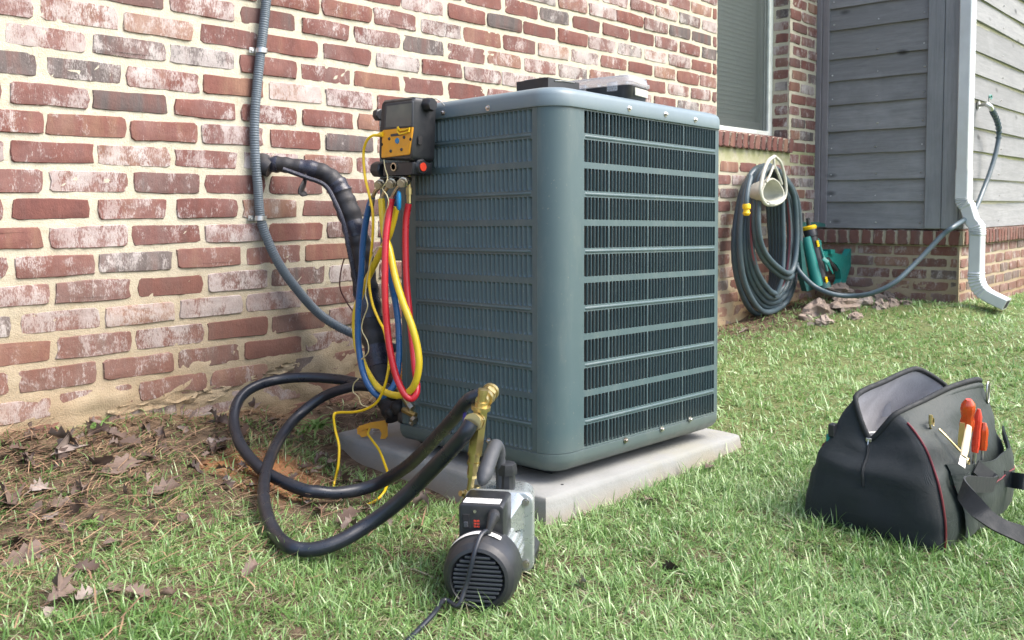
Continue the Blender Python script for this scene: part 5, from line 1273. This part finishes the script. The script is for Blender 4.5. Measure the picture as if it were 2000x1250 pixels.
# ---------------- fallen leaves ----------------
def leaf_mesh(seed, L_=.09, curl=.5):
    r_ = random.Random(seed); q = MB(); n_ = 8; left, right = [], []
    lob = [.10, .42, .30, .62, .36, .70, .34, .46, .06]
    for i in range(n_+1):
        t_ = i/n_; w_ = lob[i]*.55*r_.uniform(.85, 1.15)
        left.append((t_, w_)); right.append((t_, -w_*r_.uniform(.8, 1.15)))
    def bend(x, y):
        z = curl*.5*(y*y)*2.2+curl*.35*math.sin(x*3.0+seed)*abs(y)*1.2+.12*curl*math.sin(x*4+seed*1.7)
        return (x*L_, y*L_, z*L_)
    for i in range(n_+1):
        t_ = i/n_
        q.v += [bend(t_+(.07 if i % 2 else -.03), left[i][1]), bend(t_, left[i][1]*.45), bend(t_, 0), bend(t_, right[i][1]*.45), bend(t_+(.07 if i % 2 else -.03), right[i][1])]
    for i in range(n_):
        for j in range(4): a = i*5+j; q.f.append((a, a+1, a+6, a+5))
    b = len(q.v); q.v += [bend(-.25, .01), bend(-.25, -.01), bend(0, .012), bend(0, -.012)]; q.f.append((b, b+1, b+3, b+2))
    return q
LM = []
for s_ in range(9):
    q = leaf_mesh(s_*3+1, 1.0, [.8, 1.3, 2.0, .6, 1.1, 1.6, 2.4, .7, 1.2][s_]); me = bpy.data.meshes.new('oak_leaf'); me.from_pydata(q.v, [], q.f); me.materials.append(M['leaf']); finish(me, True, 60); LM.append(me)
def leaf(x, y, size, rz, tx, ty, k, lift, label, group='fallen oak leaves scattered on the ground'):
    o = bpy.data.objects.new('oak_leaf', LM[k % 9]); COL.objects.link(o); o.location = (x, y, g1(x, y)+lift); o.rotation_euler = (tx, ty, rz); o.scale = (size, size, size)
    return tag(o, label, 'leaf', group)
GEN = 'dry brown oak leaf lying among the thin grass and litter near the brick wall'
GENR = 'dull brown dead leaf lying alone in the open green lawn'
def leafpx(u, v, size, rz, tx=0, ty=0, k=0, lift=.015, label=GEN):
    p = at(u, v, Z=.0)
    for _ in range(6): p = at(u, v, Z=g1(p.x, p.y)+lift)
    leaf(p.x, p.y, size*.86, rz, tx, ty, k, lift, label)
leafpx(118, 878, .105, 1.2, 1.1, .2, 2, .035, 'large curled brown oak leaf standing on edge below the left of the brick wall')
leafpx(150, 872, .085, 2.1, .9, -.5, 1, .03, 'curled oak leaf leaning beside the largest upright leaf')
leafpx(205, 925, .110, .4, .25, .1, 3, .02, 'big pale grey oak leaf lying flat at the left of the hose loops')
leafpx(215, 900, .07, 1.9, .9, 0, 5, .03, 'brown leaf tilted behind the big pale grey leaf')
leafpx(275, 895, .06, .2, .3, .2, 0, .02, 'pale tan leaf between the pale grey leaf and the bare clay')
leafpx(235, 862, .055, -.3, .4, .1, 7, .025, 'greenish broad leaf at the foot of the brick wall')
leafpx(290, 965, .08, .1, .2, 0, 4); leafpx(340, 975, .075, 2.8, .2, .2, 5); leafpx(160, 965, .06, 1.2, .3, .3, 6)
leafpx(60, 960, .08, .5, .4, .1, 1); leafpx(25, 1005, .09, 1.4, .3, .3, 2); leafpx(50, 1000, .07, 2.6, .2, 0, 3); leafpx(95, 1005, .06, .3, .5, .2, 4)
leafpx(20, 905, .07, .2, .2, .2, 0); leafpx(35, 1060, .075, 1.0, .4, .1, 5); leafpx(5, 1100, .09, .2, .3, 0, 3); leafpx(170, 1005, .05, 2, .2, .2, 6)
leafpx(120, 1145, .062, 1.3, .5, .3, 2, .03, 'large brown oak leaf rising from the grass at the lower left'); leafpx(95, 1175, .055, .2, .3, -.2, 1); leafpx(150, 1170, .055, .6, .3, .2, 4)
leafpx(205, 1060, .05, .4, .1, .2, 7, .02, 'small whitish leaf fragment in the green grass at lower left'); leafpx(245, 1155, .045, -.4, .4, .2, 0); leafpx(225, 1150, .045, 1.2, .3, .2, 3)
leafpx(350, 1018, .05, .8, .3, .1, 4); leafpx(375, 1030, .05, 2.1, .2, .1, 5); leafpx(475, 1120, .045, .3, .3, 0, 8, .02, 'brown leaf lying flat under the big curve of the vacuum hose'); leafpx(470, 1012, .04, 1.3)
leafpx(500, 815, .05, 1.4, .8, .1, 2, .03, 'mauve leaf tilted against the wall inside the hose loop'); leafpx(530, 830, .05, .2); leafpx(640, 905, .06, .3, .2, .1, 1); leafpx(620, 925, .05, 2.2); leafpx(660, 940, .055, .4, .2, .2, 6, .02)
leafpx(690, 945, .06, -.2); leafpx(660, 1015, .07, .2, .2, .0, 3, .018, 'reddish tan leaf lying between the two vacuum hoses'); leafpx(630, 1000, .06, 1.1); leafpx(700, 1000, .05, .2); leafpx(600, 985, .045, .9)
leafpx(840, 985, .05, 1.9, 1.0, 0, 2, .03, 'brown leaf leaning on the face of the concrete slab'); leafpx(820, 965, .045, .3, .5); leafpx(905, 795, .05, .5) if 0 else None
leafpx(1322, 1108, .042, 1.3, 1.0, .3, 1, .02, 'small purplish brown leaf standing up in the middle of the lawn')
leafpx(1145, 1135, .035, 1.0, .9, .2, 4, .02, 'faint brown leaf in the grass between the pump and the middle of the lawn')
leafpx(1262, 978, .05, .2, .2, .1, 0, .02, 'pale leaf in the grass along the right edge of the slab'); leafpx(1380, 912, .05, .1, .1, .1, 7, .02, 'long pale tan leaf against the right hand side of the slab')
rl_ = random.Random(3); n_ = 0
while n_ < 95:
    x = rl_.uniform(-.55, 1.0); y = rl_.uniform(-.95, -.03); q_ = pix((x, y, g1(x, y)))
    if q_ is None or not (0 < q_[0] < 900 and 820 < q_[1] < 1250): continue
    d_ = 1.1*max(0, 1-abs(y+.15)/.5)+.9*max(0, 1-math.hypot(x+.25, y+.35)/.45)
    if rl_.random() > .12+d_*.7: continue
    lc = (Mi @ Vector((x, y, 0)))
    if -.1 < lc.x < .87 and -.06 < lc.y < .86: continue
    leaf(x, y, rl_.uniform(.022, .052), rl_.uniform(0, 6.28), rl_.gauss(0, .45), rl_.gauss(0, .45), rl_.randrange(9), rl_.uniform(.004, .02), GEN); n_ += 1
for i in range(6):
    x = rl_.uniform(3.0, 4.2); y = rl_.uniform(-.55, -.1); leaf(x, y, rl_.uniform(.03, .045), rl_.uniform(0, 6.28), rl_.gauss(0, .4), rl_.gauss(0, .4), rl_.randrange(9), .01, 'dry leaf on the bare soil under the coiled garden hose', 'dry leaves under the coiled hose')

# ---------------- grass ----------------
def field(n, seed):
    return np.random.default_rng(seed)
def vnoise(x, y, s, seed=0):
    """cheap smooth value noise, vectorised"""
    r = np.random.default_rng(seed); T = r.random((256, 256)); a, b2 = x*s, y*s; i, j = np.floor(a).astype(int), np.floor(b2).astype(int); f, g = a-i, b2-j; f = f*f*(3-2*f); g = g*g*(3-2*g)
    t = lambda p, q_: T[p % 256, q_ % 256]
    return (t(i, j)*(1-f)+t(i+1, j)*f)*(1-g)+(t(i, j+1)*(1-f)+t(i+1, j+1)*f)*g
padM = np.array(Mi)
def allowed(x, y):
    lx = padM[0, 0]*x+padM[0, 1]*y+padM[0, 3]; ly = padM[1, 0]*x+padM[1, 1]*y+padM[1, 3]
    ok = ~((lx > -.078) & (lx < .79) & (ly > -.045) & (ly < .85))
    ok &= (y < -.015) | (x > 4.42); ok &= ~((x > 4.40) & (y > -.825))
    ok &= ~((x > 1.0) & (x < 1.37) & (y > -1.745) & (y < -1.46))
    px_, py_ = x-O.x, y-O.y; a = px_*pa.x+py_*pa.y; b2 = px_*pr_.x+py_*pr_.y
    ok &= ~((a > .012) & (a < .265) & (b2 > -.055) & (b2 < .045)); return ok
def lushness(x, y):
    """1 in the open lawn, low in the littered strip by the wall"""
    wx = np.clip((.95-x)/.6, 0, 1)
    t = np.clip((-y-.12)/(.95), 0, 1)
    left = .10+.9*t**1.1
    soilpatch = np.exp(-(((x-.34)/.20)**2+((y+.36)/.15)**2)); left = left*(1-.85*soilpatch)*(1-.72*np.exp(-(((x-.50)/.26)**2+((y+.62)/.30)**2)))
    right = 1.5*np.clip((-y-.03)/.38, 0, 1)**.8
    l = left*wx+right*(1-wx)
    n1 = vnoise(x+20, y+20, 9, 1); n2 = vnoise(x+20, y+20, 28, 2)
    return np.clip(l*(.45+1.1*n1)*(.6+.8*n2)+.0, 0, 1.3)
def build_grass(N_, rmin, rmax, pw, wsc, segs, seed, hmul=1., dense=None):
    r = np.random.default_rng(seed)
    u_ = r.random(N_); rad = (rmin**(2-pw)+u_*(rmax**(2-pw)-rmin**(2-pw)))**(1/(2-pw)) if pw != 2 else rmin*(rmax/rmin)**u_
    ang = math.atan2(FW.y, FW.x)+(r.random(N_)-.5)*math.radians(98)
    x = CAM.x+rad*np.cos(ang); y = CAM.y+rad*np.sin(ang)
    # gather part of the blades in tufts
    tuft = r.random(N_) < .5; cell = .03+.012*(rad > 3)
    cxn, cyn = np.round(x/cell)*cell, np.round(y/cell)*cell
    hx = np.sin(cxn*911.3+cyn*571.7)*43758.5; hx = hx-np.floor(hx); hy = np.sin(cxn*311.3+cyn*871.7)*23758.5; hy = hy-np.floor(hy)
    tx, ty = cxn+(hx-.5)*cell, cyn+(hy-.5)*cell
    x = np.where(tuft, tx+r.normal(0, .004, N_), x); y = np.where(tuft, ty+r.normal(0, .004, N_), y)
    lush = lushness(x, y); keep = allowed(x, y) & (r.random(N_) < np.maximum(lush, .10))
    x, y, rad, lush, tuft, tx, ty, hx = (a[keep] for a in (x, y, rad, lush, tuft, tx, ty, hx)); n = len(x)
    z = gz(x, y)-.002
    dry = (r.random(n) < (.25-.17*np.clip((x-.8)/1.5, 0, 1)+.25*(1-np.clip(lush, 0, 1)))*(.5+vnoise(x, y, 6, 5))).astype(float)
    head = r.random(n)*2*math.pi
    out = np.arctan2(y-ty, x-tx); head = np.where(tuft, out+r.normal(0, .5, n), head)
    Ln = r.gamma(6, .0044, n)*hmul*(1+.0*lush)*(.75+.5*hx); lean0 = np.abs(r.normal(.35, .3, n)); lean1 = lean0+np.abs(r.normal(.9, .45, n))
    flat = (r.random(n) < .60) | (dry > 0); lean0 = np.where(flat, r.uniform(.9, 1.45, n), lean0); lean1 = np.where(flat, r.uniform(1.3, 1.7, n), lean1)
    w_ = (.0015+.0014*r.random(n))*wsc*(1+.18*np.maximum(0, rad-1.6)); w_ = np.where(dry > 0, w_*.8, w_)
    # a straggling fringe grows up against the slab
    ts = np.linspace(0, 1, segs+1); hd = np.stack([np.cos(head), np.sin(head)], 1); sd_ = np.stack([-hd[:, 1], hd[:, 0]], 1)
    tw = r.normal(0, .5, n); pos = np.stack([x, y, z], 1); P_ = [pos]
    for k in range(segs):
        a = lean0+(lean1-lean0)*(k+.5)/segs; st_ = Ln/segs
        pos = pos+np.stack([hd[:, 0]*np.sin(a)*st_, hd[:, 1]*np.sin(a)*st_, np.cos(a)*st_], 1); P_.append(pos)
    gzz = None
    V = []; 
    for k in range(segs):
        wk = w_*[1, .95, .7, .5][k] if segs > 2 else w_*[1, .75][k]
        off_ = np.stack([sd_[:, 0]*wk/2, sd_[:, 1]*wk/2, wk*tw*.3], 1); V += [P_[k]-off_, P_[k]+off_]
    V.append(P_[segs]); nv = 2*segs+1
    V = np.stack(V, 1).reshape(-1, 3); base = np.arange(n)[:, None]*nv; F_ = []
    tris = []
    for k in range(segs-1): tris += [(2*k, 2*k+1, 2*k+3), (2*k, 2*k+3, 2*k+2)]
    tris.append((2*segs-2, 2*segs-1, 2*segs))
    F_ = (base[:, :, None]+np.array(tris)[None]).reshape(-1, 3)
    tone = np.clip(.5+r.normal(0, .28, n)+(vnoise(x, y, 3, 8)-.5)*.5+.12*np.clip((x-1)/4, 0, 1)-.16*np.clip((.7-x)/.8, 0, 1), 0, 1)  # blade colour darkens to the left, painting in the dimmer light on that side
    tip = np.array([0]*2+[.4]*2+([.8]*2 if segs > 2 else [])+[1.])[:nv]; tip = np.concatenate([np.repeat(np.linspace(0, .8, segs), 2), [1.]])
    me = bpy.data.meshes.new('grass'); me.vertices.add(len(V)); me.vertices.foreach_set('co', V.astype(np.float32).ravel())
    nf = len(F_); me.loops.add(nf*3); me.loops.foreach_set('vertex_index', F_.astype(np.int32).ravel()); me.polygons.add(nf)
    me.polygons.foreach_set('loop_start', np.arange(0, nf*3, 3, dtype=np.int32)); me.polygons.foreach_set('loop_total', np.full(nf, 3, np.int32)); me.polygons.foreach_set('use_smooth', np.ones(nf, bool))
    for nm, a in (('tone', np.repeat(tone, nv)), ('dry', np.repeat(dry, nv)), ('tip', np.tile(tip, n))):
        A_ = me.attributes.new(nm, 'FLOAT', 'POINT'); A_.data.foreach_set('value', a.astype(np.float32))
    me.materials.append(M['grass']); me.update(calc_edges=True)
    o = bpy.data.objects.new('grass', me); COL.objects.link(o); o['kind'] = 'stuff'; return n
n1_ = build_grass(420000, .75, 2.6, .6, .98, 3, 21)
n2_ = build_grass(480000, 2.2, 9.5, 1.4, 1.35, 2, 22)
print('blades', n1_, n2_)
# pine needles and litter
r = np.random.default_rng(9); q = MB(); tn_ = []
k = 0
while k < 2600:
    x, y = r.uniform(-.6, .95), r.uniform(-1.0, -.02)
    d_ = .9*math.exp(-((x+.3)/.35)**2-((y+.35)/.3)**2)+.55*math.exp(-((y+.12)/.14)**2)+.06
    if r.random() > d_: continue
    if not allowed(np.array([x]), np.array([y]))[0]: continue
    a = r.uniform(0, 6.28) if r.random() < .5 else r.normal(.25, .35); L_ = r.uniform(.03, .11); z = g1(x, y)+r.uniform(.002, .022); dz = r.normal(0, .008); w_ = r.uniform(.0006, .0016)
    dx, dy = math.cos(a)*L_, math.sin(a)*L_; nx, ny = -math.sin(a)*w_, math.cos(a)*w_; b_ = len(q.v); bow = r.normal(0, .004)
    q.v += [(x-nx, y-ny, z), (x+nx, y+ny, z), (x+dx/2-nx+ny*0, y+dy/2-ny+bow, z+dz/2+.004), (x+dx/2+nx, y+dy/2+ny+bow, z+dz/2+.004), (x+dx, y+dy, z+dz)]
    q.f += [(b_, b_+1, b_+3, b_+2), (b_+2, b_+3, b_+4)]; tn_ += [r.random()]*5; k += 1
q.a['tone'] = tn_; obj('pine_needles', q, M['needle'], kind='stuff')
# crumbs of bark, soil and mulch
q = MB(); k = 0
while k < 1500:
    x, y = r.uniform(-.6, 4.3), r.uniform(-.8, -.01)
    d_ = math.exp(-(y/.22)**2)+(.5*math.exp(-((x-.0)/.6)**2-((y+.3)/.35)**2))
    if r.random() > d_ or not allowed(np.array([x]), np.array([y]))[0]: continue
    s_ = r.uniform(.004, .013); z = g1(x, y)+s_*.3; b_ = len(q.v)
    for _ in range(6):
        v_ = r.normal(0, 1, 3); v_ = v_/np.linalg.norm(v_)*s_*r.uniform(.6, 1); q.v.append((x+v_[0]*1.5, y+v_[1], z+v_[2]*.5))
    for f_ in ((0,1,2),(0,2,3),(0,3,4),(1,2,5),(3,4,5),(0,1,4),(2,3,5),(1,4,5)): q.f.append(tuple(b_+i for i in f_))
    k += 1
obj('soil_crumbs', q, M['soil'], kind='stuff', smooth=False)
# a few coarse weeds
def weed(u, v, n_, hgt, label, sd_, name='weed', wd=.011, Yd=None):
    rr_ = random.Random(sd_); p = at(u, v, Z=.02)
    for _ in range(6): p = at(u, v, Z=g1(p.x, p.y))
    q = MB(); tn_ = []
    for i in range(n_):
        a = rr_.uniform(0, 6.28); L_ = hgt*rr_.uniform(.6, 1.1); w_ = wd*rr_.uniform(.6, 1.1); ln = rr_.uniform(.2, .9); b_ = len(q.v); c = Vector((p.x+rr_.gauss(0, .008), p.y+rr_.gauss(0, .006), p.z)); h_ = Vector((math.cos(a), math.sin(a), 0)); s_ = Vector((-h_.y, h_.x, 0))
        for kk, ww in enumerate((.25, 1, .8, .0)):
            t_ = kk/3; a_ = ln+t_*.9; c2 = c+(h_*math.sin(a_)+Vector((0, 0, math.cos(a_))))*L_*t_; q.v += [c2-s_*w_*ww/2, c2+s_*w_*ww/2]
        for kk in range(3): q.f.append((b_+2*kk, b_+2*kk+1, b_+2*kk+3, b_+2*kk+2))
        tn_ += [rr_.uniform(.2, .7)]*8
    q.a['tone'] = tn_; q.a['dry'] = [0.]*len(tn_); q.a['tip'] = [.3]*len(tn_)
    tag(obj(name, q, M['grass'], ang=60), label, 'plant')
weed(132, 812, 26, .085, 'small leafy green weed growing tall against the bottom of the brick wall', 1, wd=.012)
weed(85, 835, 22, .06, 'low grassy weed tuft left of the tall weed by the wall', 2, wd=.007)
weed(185, 835, 24, .055, 'spreading weed tuft right of the tall weed by the wall', 3, wd=.008)
weed(618, 838, 36, .075, 'broad bladed weed clump between the hose loop and the slab corner', 4, wd=.010)
weed(655, 810, 30, .075, 'dark green weed clump behind the corner of the slab', 5, wd=.012)
weed(585, 850, 20, .05, 'small weed tuft inside the second hose loop', 6, wd=.008)
weed(175, 1030, 22, .035, 'bright green low rosette among the dead leaves', 7, wd=.010)
weed(1240, 925, 20, .05, 'tall grass tuft against the right face of the slab', 8, wd=.005)
weed(1370, 885, 22, .06, 'grass tuft by the far right part of the slab face', 9, wd=.005)
weed(1150, 985, 20, .05, 'grass tuft by the near right part of the slab face', 10, wd=.005)
weed(1610, 612, 20, .07, 'dark weed growing in front of the pale brown rocks', 11, wd=.014)
